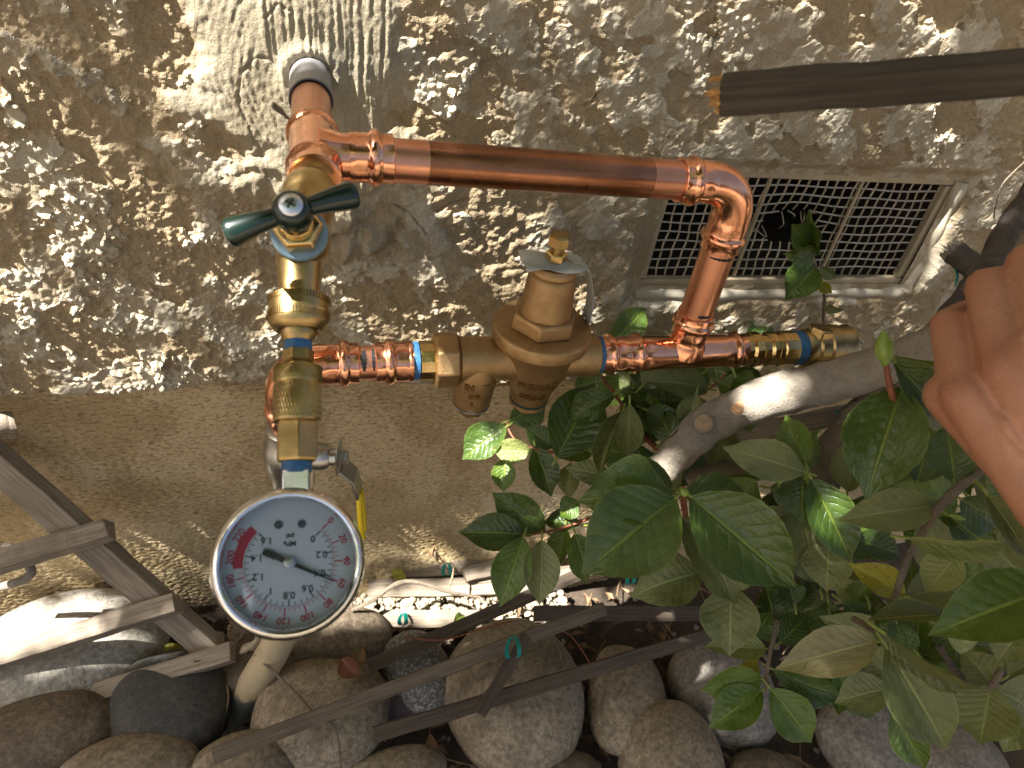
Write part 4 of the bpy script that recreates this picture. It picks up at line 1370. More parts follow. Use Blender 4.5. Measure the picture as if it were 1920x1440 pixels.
def lath(name, p0, p1, w, t_, mat, parent=None, flat=None, jag=(0.0, 0.0), bevel=0.0007):
    """flat: the direction the broad side faces"""
    p0, p1 = Vector(p0), Vector(p1)
    _lc[0] += 1
    me = lath_mesh((p1 - p0).length, w, t_, _lc[0], *jag)
    me.materials.append(MATS[mat])
    x = (p1 - p0).normalized()
    flat = Vector(flat) if flat is not None else (Vector(CAM) - p0)
    z = (flat - x * flat.dot(x)).normalized()
    y = z.cross(x)
    o = bpy.data.objects.new(name, me)
    COL.objects.link(o)
    mat4 = Matrix(((x.x, y.x, z.x, p0.x), (x.y, y.y, z.y, p0.y), (x.z, y.z, z.z, p0.z), (0, 0, 0, 1)))
    LOC[o] = p0
    if parent:
        o.parent = parent
        mat4.translation = p0 - LOC[parent]
    o.matrix_basis = mat4
    if bevel:
        bv_ = o.modifiers.new('bevel', 'BEVEL'); bv_.width = bevel; bv_.segments = 1; bv_.limit_method = 'ANGLE'
    return o


# left trellis
tr = thing('wooden_trellis', W(20, 1100, -0.05), 'weathered fan trellis of thin laths leaning at the left of the wall', 'trellis')
za, zb_ = depth(W(0, 870, -0.03)), depth(G(395, 1215, 0.085))


def diag(u_):
    return za + (zb_ - za) * u_


D0, D1 = P(-40, 835, diag(-0.1)), P(398, 1218, diag(1.0))
tn = Vector((-0.15, -0.75, 0.65))                      # broad side of the cross laths
lath('slat', D0, D1, 0.034, 0.018, 'weathered_wood', tr, flat=(-0.35, -0.8, 0.5))
for (xa_, ya_, xb_, yb_, u_, jg) in ((-60, 1072, 208, 992, 0.42, 0.004), (-60, 1252, 333, 1130, 0.76, 0.003), (-60, 1372, 436, 1222, 1.0, 0.002), (-60, 800, 26, 797, -0.05, 0.004)):
    lath('slat', P(xa_, ya_, diag(u_) - 0.045), P(xb_, yb_, diag(u_) - 0.020), 0.022, 0.019, 'weathered_wood', tr, flat=(-0.1, -0.35, 0.95), jag=(0, jg))
lath('slat', P(-50, 1218, diag(0.75)), P(118, 1302, diag(1.0)), 0.024, 0.010, 'weathered_wood', tr, flat=(-0.2, -0.5, 0.8))
for (px, py, u_) in ((102, 1029, 0.42), (255, 1153, 0.76), (182, 1152, 0.76), (105, 1321, 1.0), (370, 1240, 1.0)):
    c_ = P(px, py, diag(u_) - 0.032)
    MB().tube([c_ - VX * 0.004, c_ + VX * 0.004 + VZ * 0.001], 0.0006, 6).build('staple', 'dark_gap', tr)

# collapsed trellis under the shrub, its shade put into the darker lath colours
t2 = thing('fallen_trellis', G(800, 1300, 0.1), 'collapsed shade-darkened trellis laths lying over the stones under the shrub', 'trellis')
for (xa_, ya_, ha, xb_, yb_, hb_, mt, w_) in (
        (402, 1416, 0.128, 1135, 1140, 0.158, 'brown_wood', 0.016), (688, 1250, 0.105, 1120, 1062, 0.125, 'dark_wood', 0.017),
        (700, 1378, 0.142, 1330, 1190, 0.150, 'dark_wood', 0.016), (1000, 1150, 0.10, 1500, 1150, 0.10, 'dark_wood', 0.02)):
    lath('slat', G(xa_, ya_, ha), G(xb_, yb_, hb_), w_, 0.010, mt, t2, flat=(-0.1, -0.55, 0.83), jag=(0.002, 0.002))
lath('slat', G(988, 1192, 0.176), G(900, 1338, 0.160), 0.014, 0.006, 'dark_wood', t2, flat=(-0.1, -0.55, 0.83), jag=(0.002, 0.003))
# laths at the foot of the wall
t3 = thing('lath_stack', G(850, 1100, 0.03), 'sunlit bleached laths lying along the foot of the wall', 'lath')
for (xa_, ya_, ha, xb_, yb_, hb_, w_) in ((735, 1072, 0.030, 1010, 1058, 0.035, 0.022), (690, 1105, 0.026, 992, 1097, 0.030, 0.026), (870, 1078, 0.048, 1120, 1020, 0.052, 0.022),
                                           (880, 1086, 0.035, 1130, 1066, 0.038, 0.016), (600, 1162, 0.045, 905, 1160, 0.045, 0.024)):
    lath('slat', G(xa_, ya_, ha), G(xb_, yb_, hb_), w_, 0.010, 'weathered_wood', t3, flat=(0, -0.4, 0.92), jag=(0.003, 0.003))
# the stake near the lens
st = thing('wooden_stake', P(1640, 155, 0.33), 'dark square wooden stake with a broken end crossing the top right', 'stake')
s0, s1_ = P(1352, 178, 0.335), P(2900, 60, 0.270)
sf = Vector((0.0, -1.0, -0.05))
lath('shaft', s0, s1_, 0.0155, 0.0150, 'grey_wood', st, flat=sf, jag=(0.0015, 0.001), bevel=0.0006)
sax = (s1_ - s0).normalized()
mb = MB()
yy = sf - sax * sf.dot(sax); yy.normalize(); zz = yy.cross(sax)
for k in range(26):                                    # splintered fibres
    a, b = random.uniform(-0.0066, 0.0066), random.uniform(-0.0066, 0.0066)
    p = s0 + yy * a + zz * b
    ln = random.uniform(0.0015, 0.007) * (1.15 if b > 0 else 0.8)
    mb.tube([p + sax * 0.002, p - sax * ln * 0.6, p - sax * ln + yy * random.uniform(-.001, .001)], [0.0016, 0.0013, 0.0003], 5)
mb.build('broken_end', 'fresh_wood', st)

# ================================================================== STONES
STONE_V, STONE_F = None, None
import bmesh
bm = bmesh.new()
bmesh.ops.create_icosphere(bm, subdivisions=4, radius=1.0)
SV = np.array([q.co[:] for q in bm.verts])
SF = np.array([[q.index for q in f.verts] for f in bm.faces])
bm.free()


def n3(p, s):                                          # cheap smooth noise on a sphere
    r_ = np.random.default_rng(s)
    out = np.zeros(len(p))
    for k in range(10):
        d_ = r_.normal(size=3); d_ /= np.linalg.norm(d_)
        fr = r_.uniform(1.2, 4.5)
        out += np.sin(p @ d_ * fr + r_.uniform(0, 6.28)) / fr
    return out / 3


def river_stone(px, py, wpx, hpx, h, mat, label, seed, tilt=0.0, flat=0.72, name='river_stone', group='river stones along the wall'):
    c_ = G(px, py, h)
    k = mpp(c_)
    rx = wpx * k / 2
    ry = hpx * k / 2 * 1.15
    q = SV.copy()
    q = np.sign(q) * np.abs(q) ** 0.86                 # a little blocky
    q /= np.linalg.norm(q, axis=1)[:, None] ** 0.6
    q *= (1 + 0.20 * n3(SV, seed) + 0.02 * n3(SV * 4, seed + 1))[:, None]
    q = q * np.array([rx, ry, min(rx, ry) * flat])
    a = tilt
    rot = np.array([[math.cos(a), -math.sin(a), 0], [math.sin(a), math.cos(a), 0], [0, 0, 1]])
    q = q @ rot.T
    me = np_mesh(name, q, SF)
    me.materials.append(MATS[mat])
    o = link(name, me, None, c_)
    props(o, label, 'stone', group)
    return o


for k, a in enumerate((
        (150, 1215, 320, 200, 0.045, 'stone_pale', 'large pale sunlit stone under the left trellis laths', 0.15),
        (-5, 1300, 110, 90, 0.05, 'stone_pale', 'pale stone cut by the left edge of the picture', 0.0),
        (80, 1385, 260, 150, 0.05, 'stone_brown', 'brown stone in the bottom left corner below the trellis', 0.1),
        (318, 1320, 220, 190, 0.045, 'stone_slate', 'dark slate grey rounded stone left of the riser pipe', 0.0),
        (235, 1455, 260, 130, 0.06, 'stone_tan', 'tan stone at the bottom edge in front of the slate grey stone', -0.05),
        (465, 1450, 190, 120, 0.06, 'stone_tan', 'tan stone under the lower end of the long lath', 0.0),
        (585, 1225, 300, 135, 0.045, 'stone_brown', 'long dark brown stone directly behind the gauge and riser', 0.2),
        (612, 1340, 250, 200, 0.055, 'stone_tan', 'big tan stone right of the riser pipe', -0.3),
        (785, 1255, 130, 165, 0.05, 'stone_speckled', 'grey speckled granite stone between two dark laths', 0.3),
        (742, 1318, 90, 75, 0.035, 'stone_plum', 'small shiny plum coloured stone below the speckled one', -0.5),
        (965, 1305, 250, 235, 0.06, 'stone_tan', 'largest round tan stone at the bottom centre', 0.1),
        (1175, 1310, 150, 190, 0.055, 'stone_tan', 'two lobed tan stone right of the largest round stone', -0.3),
        (1258, 1420, 200, 170, 0.06, 'stone_tan', 'smooth tan stone at the bottom right of the two lobed stone', 0.5),
        (1352, 1290, 190, 190, 0.045, 'stone_grey', 'grey brown stone half hidden behind the low camellia sprig', 0.4),
        (1618, 1385, 170, 170, 0.05, 'stone_grey', 'grey stone under the long hanging leaf at bottom right', 0.2),
        (1440, 1455, 150, 90, 0.05, 'stone_brown', 'low brown stone at the bottom edge under the sprig', 0.0),
        (745, 1455, 190, 90, 0.055, 'stone_tan', 'tan stone peeping in at the bottom edge below the plum stone', 0.0),
        (1050, 1460, 170, 90, 0.05, 'stone_brown', 'brown stone at the bottom edge below the largest round stone', 0.0),
        (1800, 1440, 190, 120, 0.05, 'stone_grey', 'grey stone in the bottom right corner behind the leaves', 0.3))):
    river_stone(*a[:7], seed=40 + k * 3, tilt=a[7])

# gravel and litter that nobody could count
mb = MB()
bmv = [(0, 0, 1), (0, 0, -1)] + [(math.cos(t_), math.sin(t_), 0.1 * (-1) ** k) for k, t_ in enumerate(np.linspace(0, 2 * math.pi, 7)[:-1])]
bmf = [(0, 2 + k, 2 + (k + 1) % 6) for k in range(6)] + [(1, 2 + (k + 1) % 6, 2 + k) for k in range(6)]


def pebble(mb, p, r_):
    m3 = Matrix.Rotation(random.uniform(0, 6), 3, 'Z') @ Matrix.Rotation(random.uniform(-.5, .5), 3, 'X')
    s = [r_ * random.uniform(0.7, 1.3) for _ in range(3)]
    mb.add([Vector(p) + m3 @ Vector((q[0] * s[0], q[1] * s[1], q[2] * s[2] * 0.75)) for q in bmv], bmf)


for k in range(420):
    px, py = random.uniform(390, 520), random.uniform(1190, 1400)
    pebble(mb, G(px, py, random.uniform(0, 0.012)), random.uniform(0.003, 0.010))
for k in range(500):
    pebble(mb, (random.uniform(-0.5, 0.9), random.uniform(-0.5, -0.06), random.uniform(-0.012, 0.004)), random.uniform(0.002, 0.007))
props(mb.build('gravel', 'gravel', None, 80), 'small loose gravel between the river stones', 'gravel', None, 'stuff')
mb = MB()
for k in range(2600):
    x = random.uniform(-0.14, 0.34)
    y = -0.040 - abs(random.gauss(0, 0.032))
    pebble(mb, (x, y, random.uniform(-0.004, 0.018) + 0.02 * max(0, 0.07 + y) / 0.07), random.uniform(0.002, 0.006))
props(mb.build('wall_foot_gravel', 'bright_gravel', None, 80), 'pale sunlit grit heaped along the foot of the wall', 'gravel', None, 'stuff')


mb = MB()                                              # dry leaf scraps and twig bits packed between the stones
for k in range(620):
    p = Vector((random.uniform(-0.42, 0.85), random.uniform(-0.46, -0.07), random.uniform(0.0, 0.016)))
    a = random.uniform(0, 6.28)
    u_, w_ = Vector((math.cos(a), math.sin(a), random.uniform(-.35, .35))), Vector((-math.sin(a), math.cos(a), random.uniform(-.4, .4)))
    if k % 3:
        l_, b_ = random.uniform(0.006, 0.017), random.uniform(0.003, 0.006)
        c_ = random.uniform(0.001, 0.004)
        mb.add([p - u_ * l_, p + w_ * b_ + VZ * c_, p + u_ * l_, p - w_ * b_ + VZ * c_, p - VZ * 0.0006], [(0, 4, 1), (1, 4, 2), (2, 4, 3), (3, 4, 0)])
    else:
        l_ = random.uniform(0.012, 0.035)
        mb.tube([p - u_ * l_, p + w_ * 0.002 + VZ * 0.003, p + u_ * l_], [0.0010, 0.0012, 0.0006], 5)
props(mb.build('leaf_litter', 'litter', None, 60), 'dry brown leaf scraps and twig bits between the stones', 'leaf litter', None, 'stuff')

# ================================================================== LEAVES
def leaf_mesh(name, nseg=18, nw=8, bend=0.12, fold=0.12, wave=0.03, shape=1.0, twist=0.0, serr=0.012, seed=0):
    """unit leaf: base at the origin, tip at (0,1,0), full width 1 at its widest (scaled later)"""
    r_ = random.Random(seed)
    vs, fs, uvs = [], [], []
    ph = r_.uniform(0, 6)
    for j in range(nseg + 1):
        v_ = j / nseg
        wd = max(0.0, math.sin(math.pi * min(1, v_ ** (0.93 * shape)))) ** 0.86
        wd *= (1 - 0.45 * max(0, v_ - 0.80) / 0.20)
        if v_ < 0.02:
            wd = 0.02
        if j == nseg:
            wd = 0.015
        for i in range(nw + 1):
            u_ = i / nw * 2 - 1
            hw = 0.5 * wd * (1 + (serr * (1 if j % 2 else -1) if abs(u_) > 0.99 else 0))
            x = u_ * hw
            z = fold * abs(u_) ** 1.4 * wd - bend * 4 * (v_ - 0.35) ** 2 * (1 if v_ > 0.35 else 0.3)
            z += wave * math.sin(v_ * 11 + ph + (2 if u_ > 0 else 0)) * u_ * u_ * wd
            z += twist * u_ * v_ * wd
            vs.append((x, v_, z))
            uvs.append((0.5 + u_ / 2, v_))
    for j in range(nseg):
        for i in range(nw):
            a = j * (nw + 1) + i
            fs.append((a, a + 1, a + nw + 2, a + nw + 1))
    me = bpy.data.meshes.new(name)
    me.from_pydata(vs, [], fs)
    me.update()
    ul_ = me.uv_layers.new(name='UVMap')
    for lp in me.loops:
        ul_.data[lp.index].uv = uvs[lp.vertex_index]
    for p in me.polygons:
        p.use_smooth = True
    me.materials.append(MATS['leaf_deep'])
    return me


LEAVES = [leaf_mesh('leaf', bend=b, fold=f, wave=w_, shape=s, twist=tw, seed=k) for k, (b, f, w_, s, tw) in enumerate((
    (0.10, 0.17, 0.04, 1.0, 0.04), (0.18, 0.22, 0.07, 1.08, 0.12), (0.03, 0.20, 0.03, 0.95, -0.1), (0.20, 0.08, 0.06, 1.0, 0.15), (-0.05, 0.12, 0.04, 1.1, -0.05), (0.10, 0.30, 0.06, 1.0, 0.0), (0.26, 0.22, 0.09, 1.05, 0.2), (0.16, 0.14, 0.10, 0.92, -0.25), (-0.10, 0.24, 0.07, 1.0, 0.1)))]
_lk = [0]


def leaf(parent, base, tip, width, mat, roll=0.0, var=None, name='leaf', face=None, label=None):
    base, tip = Vector(base), Vector(tip)
    _lk[0] += 1
    me = LEAVES[(_lk[0] * 5 + 1) % 9 if var is None else var]
    y = tip - base
    ln = y.length
    y.normalize()
    f = Vector(face) if face is not None else (Vector(CAM) - base).normalized()
    z = (f - y * f.dot(y)).normalized()
    z = Matrix.Rotation(roll, 3, y) @ z
    x = y.cross(z)
    o = bpy.data.objects.new(name, me)
    COL.objects.link(o)
    o.parent = parent
    b = base - LOC[parent]
    LOC[o] = base
    sx_, sy_, sz_ = width, ln, (width + ln) / 2
    o.matrix_basis = Matrix(((x.x * sx_, y.x * sy_, z.x * sz_, b.x), (x.y * sx_, y.y * sy_, z.y * sz_, b.y), (x.z * sx_, y.z * sy_, z.z * sz_, b.z), (0, 0, 0, 1)))
    o.material_slots[0].link = 'OBJECT'
    o.material_slots[0].material = MATS[mat]
    if label:
        o['label'] = label
    return o


shrub = thing('camellia_shrub', (0.62, -0.14, 0.0), 'glossy green camellia shrub with grey limbs filling the right side', 'shrub')


def pleaf(bx, by, tx, ty, wpx, zb__, zt, mat='leaf_deep', roll=0.0, var=None):
    b, t_ = P(bx, by, zb__), P(tx, ty, zt)
    w_ = wpx * (zb__ + zt) / 2 / F / max(0.45, math.cos(roll))
    # petiole
    d_ = (b - t_).normalized()
    pe = MB().tube(smooth_path([b + d_ * 0.009 - Vector(fwd) * -0.003, b + d_ * 0.004, b - d_ * 0.002], 3), [0.0011] * 6 + [0.0008], 6)
    o = leaf(shrub, b, t_, w_, mat, roll, var)
    pe.build('petiole', 'green_stem', shrub)
    return o


FRONT = (
    # cluster above the middle
    (1268, 933, 1094, 1072, 168, .560, .535, 'leaf_deep', .05, 0), (1294, 930, 1494, 1102, 150, .555, .530, 'leaf_deep', -.1, 2),
    (1264, 932, 1096, 925, 118, .575, .560, 'leaf_mid', .35, 1), (1264, 925, 1140, 868, 74, .590, .590, 'leaf_deep', .2, 0),
    (1280, 922, 1422, 962, 92, .580, .575, 'leaf_deep', -.5, 0), (1277, 968, 1396, 1132, 104, .585, .570, 'leaf_dusty', -.35, 1),
    (1318, 1072, 1190, 1108, 100, .600, .585, 'leaf_dusty', .2, 1), (1372, 1098, 1366, 1229, 108, .595, .575, 'leaf_dusty', .1, 0),
    (1300, 1030, 1350, 1090, 60, .62, .61, 'leaf_pale', .3, 3),
    # small leaves by the wall, left
    (950, 800, 863, 858, 66, .745, .745, 'leaf_deep', .35, 0), (1000, 846, 922, 842, 46, .735, .735, 'leaf_pale', -.2, 4), (946, 858, 944, 923, 46, .75, .745, 'leaf_mid', .1, 0),
    (1003, 836, 1036, 930, 58, .735, .725, 'leaf_deep', -.1, 1), (955, 788, 1028, 756, 62, .75, .76, 'leaf_deep', .2, 0), (1044, 858, 1118, 716, 108, .680, .690, 'leaf_deep', .1, 0),
    (1112, 842, 1046, 858, 44, .72, .71, 'leaf_mid', .3, 2), (1070, 868, 1064, 932, 44, .74, .73, 'leaf_olive', .2, 1), (1086, 940, 1048, 965, 44, .75, .75, 'leaf_mid', .3, 3), (1040, 838, 985, 800, 46, .74, .74, 'leaf_deep', .0, 2),
    # cluster over the foot of the wall
    (988, 1002, 862, 996, 70, .745, .735, 'leaf_deep', .15, 0), (1022, 996, 924, 926, 74, .755, .750, 'leaf_deep', -.1, 0), (982, 1006, 936, 1138, 74, .735, .715, 'leaf_mid', .1, 0), (1016, 1012, 1013, 1134, 70, .735, .715, 'leaf_dusty', -.1, 0),
    (1060, 988, 1046, 1062, 48, .76, .75, 'leaf_mid', .5, 2), (1090, 984, 1018, 972, 40, .76, .77, 'leaf_deep', .4, 1), (1078, 1000, 1108, 1094, 66, .70, .69, 'leaf_mid', -.4, 3),
    # behind the valve and the tee
    (1226, 830, 1216, 704, 118, .700, .705, 'leaf_deep', .1, 0), (1140, 650, 1216, 574, 58, .79, .80, 'leaf_mid', .2, 0), (1360, 700, 1435, 722, 54, .74, .74, 'leaf_deep', .2, 0), (1332, 720, 1240, 690, 62, .77, .77, 'leaf_deep', .3, 2),
    (1166, 774, 1116, 892, 34, .66, .65, 'leaf_olive', .5, 5), (1196, 788, 1168, 838, 52, .68, .67, 'leaf_mid', .2, 0), (1240, 860, 1160, 880, 52, .68, .67, 'leaf_deep', .3, 1), (1300, 740, 1340, 800, 44, .76, .76, 'leaf_mid', .5, 2),
    (1398, 632, 1438, 598, 32, .86, .87, 'leaf_deep', .3, 0), (1440, 655, 1447, 612, 26, .86, .86, 'leaf_deep', .2, 0), (1458, 700, 1500, 728, 36, .78, .77, 'leaf_mid', .3, 3), (1180, 700, 1130, 760, 52, .75, .75, 'leaf_mid', .3, 1), (1165, 690, 1225, 715, 40, .76, .76, 'leaf_deep', .3, 0),
    (1350, 730, 1330, 650, 44, .80, .81, 'leaf_deep', .4, 1), (1130, 700, 1075, 740, 46, .77, .77, 'leaf_deep', .1, 0), (1010, 760, 960, 790, 40, .79, .79, 'leaf_deep', .2, 2), (1260, 760, 1300, 850, 60, .74, .74, 'leaf_deep', .4, 1),
    # right, near
    (1692, 724, 1622, 932, 142, .430, .420, 'leaf_deep', .1, 0), (1676, 676, 1798, 815, 84, .425, .440, 'leaf_deep', -.35, 1), (1678, 668, 1775, 690, 40, .44, .45, 'leaf_mid', .8, 2), (1735, 770, 1815, 815, 40, .46, .47, 'leaf_dusty', -.5, 1),
    (1512, 886, 1364, 838, 76, .555, .560, 'leaf_dusty', .1, 3), (1512, 872, 1470, 778, 62, .56, .57, 'leaf_mid', -.1, 1), (1515, 880, 1530, 800, 46, .56, .57, 'leaf_mid', -.9, 5), (1520, 895, 1602, 1058, 88, .555, .545, 'leaf_deep', -.2, 0),
    (1506, 890, 1500, 985, 76, .57, .56, 'leaf_deep', .4, 1), (1760, 947, 1578, 972, 78, .500, .500, 'leaf_dusty', .1, 0), (1700, 1008, 1906, 1026, 44, .480, .470, 'leaf_pale', .5, 5), (1700, 1118, 1602, 1058, 56, .520, .525, 'leaf_yellow', .2, 1),
    (1556, 1012, 1548, 1108, 88, .57, .56, 'leaf_dusty', .1, 0), (1500, 948, 1530, 1078, 92, .58, .57, 'leaf_dusty', -.2, 1), (1600, 1010, 1690, 1040, 56, .57, .57, 'leaf_deep', -.4, 2), (1790, 902, 1776, 800, 92, .50, .51, 'leaf_deep', .1, 0), (1720, 905, 1740, 830, 76, .53, .54, 'leaf_deep', .2, 0),
    (1985, 1098, 1752, 1184, 128, .405, .400, 'leaf_mid', .1, 0), (1772, 1152, 1628, 1160, 46, .485, .480, 'leaf_olive', .55, 2), (1646, 1202, 1462, 1250, 88, .470, .460, 'leaf_cream', .1, 0), (1662, 1212, 1786, 1418, 116, .462, .445, 'leaf_dusty', -.1, 0),
    (1656, 1186, 1836, 1308, 26, .455, .435, 'leaf_olive', 1.0, 5), (1858, 1285, 1838, 1398, 112, .500, .485, 'leaf_dusty', .1, 4), (1700, 1118, 1794, 1098, 70, .53, .53, 'leaf_dusty', -.2, 0), (1800, 1035, 1738, 1112, 74, .52, .52, 'leaf_pale', .3, 4),
    (1770, 1178, 1842, 1216, 40, .48, .48, 'leaf_pale', .4, 1), (1850, 925, 1940, 1052, 58, .44, .43, 'leaf_olive', -.3, 1), (1800, 935, 1890, 985, 84, .50, .50, 'leaf_deep', .2, 0), (1775, 965, 1860, 1030, 70, .51, .51, 'leaf_deep', -.2, 2),
    (1925, 1170, 1868, 1240, 76, .50, .50, 'leaf_dusty', .2, 0), (1865, 1290, 1810, 1220, 66, .52, .53, 'leaf_dusty', .3, 1), (1870, 1295, 1940, 1330, 96, .51, .51, 'leaf_dusty', -.2, 0), (1920, 1330, 1880, 1400, 80, .53, .52, 'leaf_dusty', .2, 1), (1850, 1010, 1925, 1090, 70, .52, .52, 'leaf_dusty', .3, 0),
    # low sprig
    (1430, 1294, 1330, 1364, 74, .640, .630, 'leaf_mid', .1, 0), (1430, 1272, 1318, 1296, 70, .645, .640, 'leaf_mid', -.3, 0), (1444, 1290, 1528, 1398, 82, .635, .625, 'leaf_mid', -.1, 0), (1448, 1254, 1586, 1318, 62, .645, .640, 'leaf_deep', .3, 1),
    (1462, 1205, 1520, 1152, 66, .66, .67, 'leaf_deep', .2, 0), (1553, 1128, 1556, 1215, 72, .66, .65, 'leaf_deep', .0, 0), (1586, 1140, 1614, 1212, 58, .66, .65, 'leaf_deep', -.3, 1), (1490, 1135, 1476, 1082, 48, .67, .68, 'leaf_deep', .2, 0), (1500, 1140, 1512, 1085, 40, .68, .69, 'leaf_deep', .4, 2),
    (1436, 1216, 1322, 1212, 56, .65, .64, 'leaf_pale', .3, 2), (1420, 1235, 1395, 1285, 34, .66, .66, 'leaf_yellow', .3, 1), (1676, 1330, 1736, 1450, 62, .56, .55, 'leaf_mid', .2, 0), (1668, 1290, 1568, 1314, 72, .57, .57, 'leaf_dusty', .2, 0), (1800, 1300, 1755, 1360, 54, .55, .55, 'leaf_olive', .4, 1),
    (1630, 1140, 1640, 1215, 56, .60, .59, 'leaf_deep', .2, 0), (1680, 1165, 1700, 1240, 58, .60, .59, 'leaf_deep', -.1, 2), (1560, 1090, 1620, 1120, 40, .64, .63, 'leaf_pale', .2, 1), (1730, 1240, 1770, 1300, 60, .58, .57, 'leaf_mid', .3, 1), (1620, 1230, 1640, 1290, 50, .60, .60, 'leaf_deep', .3, 0),
    (1450, 1170, 1440, 1100, 56, .68, .69, 'leaf_deep', .3, 1), (1410, 1190, 1450, 1150, 50, .67, .67, 'leaf_mid', .6, 5), (1480, 1060, 1420, 1090, 60, .66, .66, 'leaf_deep', .1, 0), (1440, 990, 1470, 930, 60, .68, .69, 'leaf_deep', .2, 0), (1410, 960, 1500, 1000, 60, .64, .63, 'leaf_dusty', .4, 3),
)
for a in FRONT:
    pleaf(*a)
# darker leaves deeper in the shrub
rr = random.Random(11)
for k in range(290):
    px = rr.uniform(1120, 1960)
    py = rr.uniform(700, 1330)
    if px < 1420 and (py > 900 or py < 690):
        continue
    if 1380 < px < 1680 and py < 830:
        continue
    if px < 1560 and py > 1110:
        continue
    if 1720 < px and py < 760:
        continue
    z_ = rr.uniform(0.62, 0.80) if px < 1500 else rr.uniform(0.57, 0.78)
    a = rr.uniform(0, 6.28)
    ln = rr.uniform(85, 125) * 0.62 / z_
    pleaf(px, py, px + ln * math.cos(a), py + ln * math.sin(a), ln * rr.uniform(0.5, 0.62), z_, z_ + rr.uniform(-.03, .03),
          rr.choice(['leaf_deep', 'leaf_mid', 'leaf_mid', 'leaf_dusty', 'leaf_dusty']), rr.uniform(-.6, .6))


def limb(pts, rad_px, mat, name='limb', seg=20, n=7, wob=0.03, parent=shrub):
    p3 = [P(*q) for q in pts]
    path = smooth_path(p3, n)
    rad_ = lerp_list([r_ * q[2] / F for r_, q in zip(rad_px, pts)], len(path))
    rad_ = [r_ * (1 + 0.05 * math.sin(k * 1.7) + 0.03 * math.sin(k * 0.61 + 1)) for k, r_ in enumerate(rad_)]
    return MB().tube(path, rad_, seg, wob=wob).build(name, mat, parent)


m_l = limb([(1228, 900, .66), (1262, 858, .645), (1330, 795, .625), (1440, 745, .61), (1560, 715, .60), (1670, 680, .58), (1790, 625, .55), (1900, 540, .53), (1990, 400, .52)],
           [30, 32, 37, 39, 40, 38, 37, 38, 38], 'pale_bark', 'limb', wob=0.055)
c_ = P(1318, 796, .596)
tc_ = (Vector(CAM) - c_).normalized()
stub = MB().lathe(c_ - tc_ * 0.012, (tc_ + VZ * 0.15), [(0, 0.0092), (0.010, 0.0086), (0.0125, 0.0082), (0.0135, 0.0070)], 20).build('cut_stub', 'pale_bark', m_l)
MB().lathe(c_ - tc_ * 0.012 + (tc_ + VZ * 0.15).normalized() * 0.0134, (tc_ + VZ * 0.15), [(0, 0.0073), (0.0006, 0.0070)], 20).build('cut_face', 'cut_wood', m_l)
c_ = P(1384, 764, .582)
MB().lathe(c_, (tc_ + VZ * 0.6), [(-0.004, 0.0052), (0.0018, 0.0046), (0.0022, 0.003)], 16).build('pruning_scar', 'fresh_cut', m_l)
limb([(1500, 940, .64), (1560, 860, .62), (1640, 765, .60), (1720, 690, .585), (1800, 610, .57)], [42, 40, 40, 38, 34], 'brown_bark')
limb([(1290, 900, .70), (1340, 882, .69), (1430, 868, .68), (1520, 850, .68)], [16, 15, 14, 12], 'brown_bark')
limb([(1680, 720, .60), (1780, 610, .60), (1850, 525, .62), (1900, 440, .64), (1960, 350, .66)], [30, 32, 33, 34, 34], 'dark_bark')
bs = limb([(1786, 470, .56), (1830, 505, .555), (1890, 560, .545), (1960, 640, .54)], [21, 24, 27, 28], 'dark_bark', 'broken_branch')
mb = MB()
pb_ = P(1786, 470, .56)
bd = (P(1786, 470, .56) - P(1830, 505, .555)).normalized()
o1 = bd.orthogonal().normalized(); o2 = bd.cross(o1)
for k in range(40):
    a, r_ = random.uniform(0, 6.28), 0.0085 * math.sqrt(random.random())
    p = pb_ + o1 * r_ * math.cos(a) + o2 * r_ * math.sin(a)
    ln = random.uniform(0.001, 0.0055)
    mb.tube([p - bd * 0.002, p + bd * ln], [0.0012, 0.0004], 5)
mb.build('splintered_end', 'pale_bark', bs)
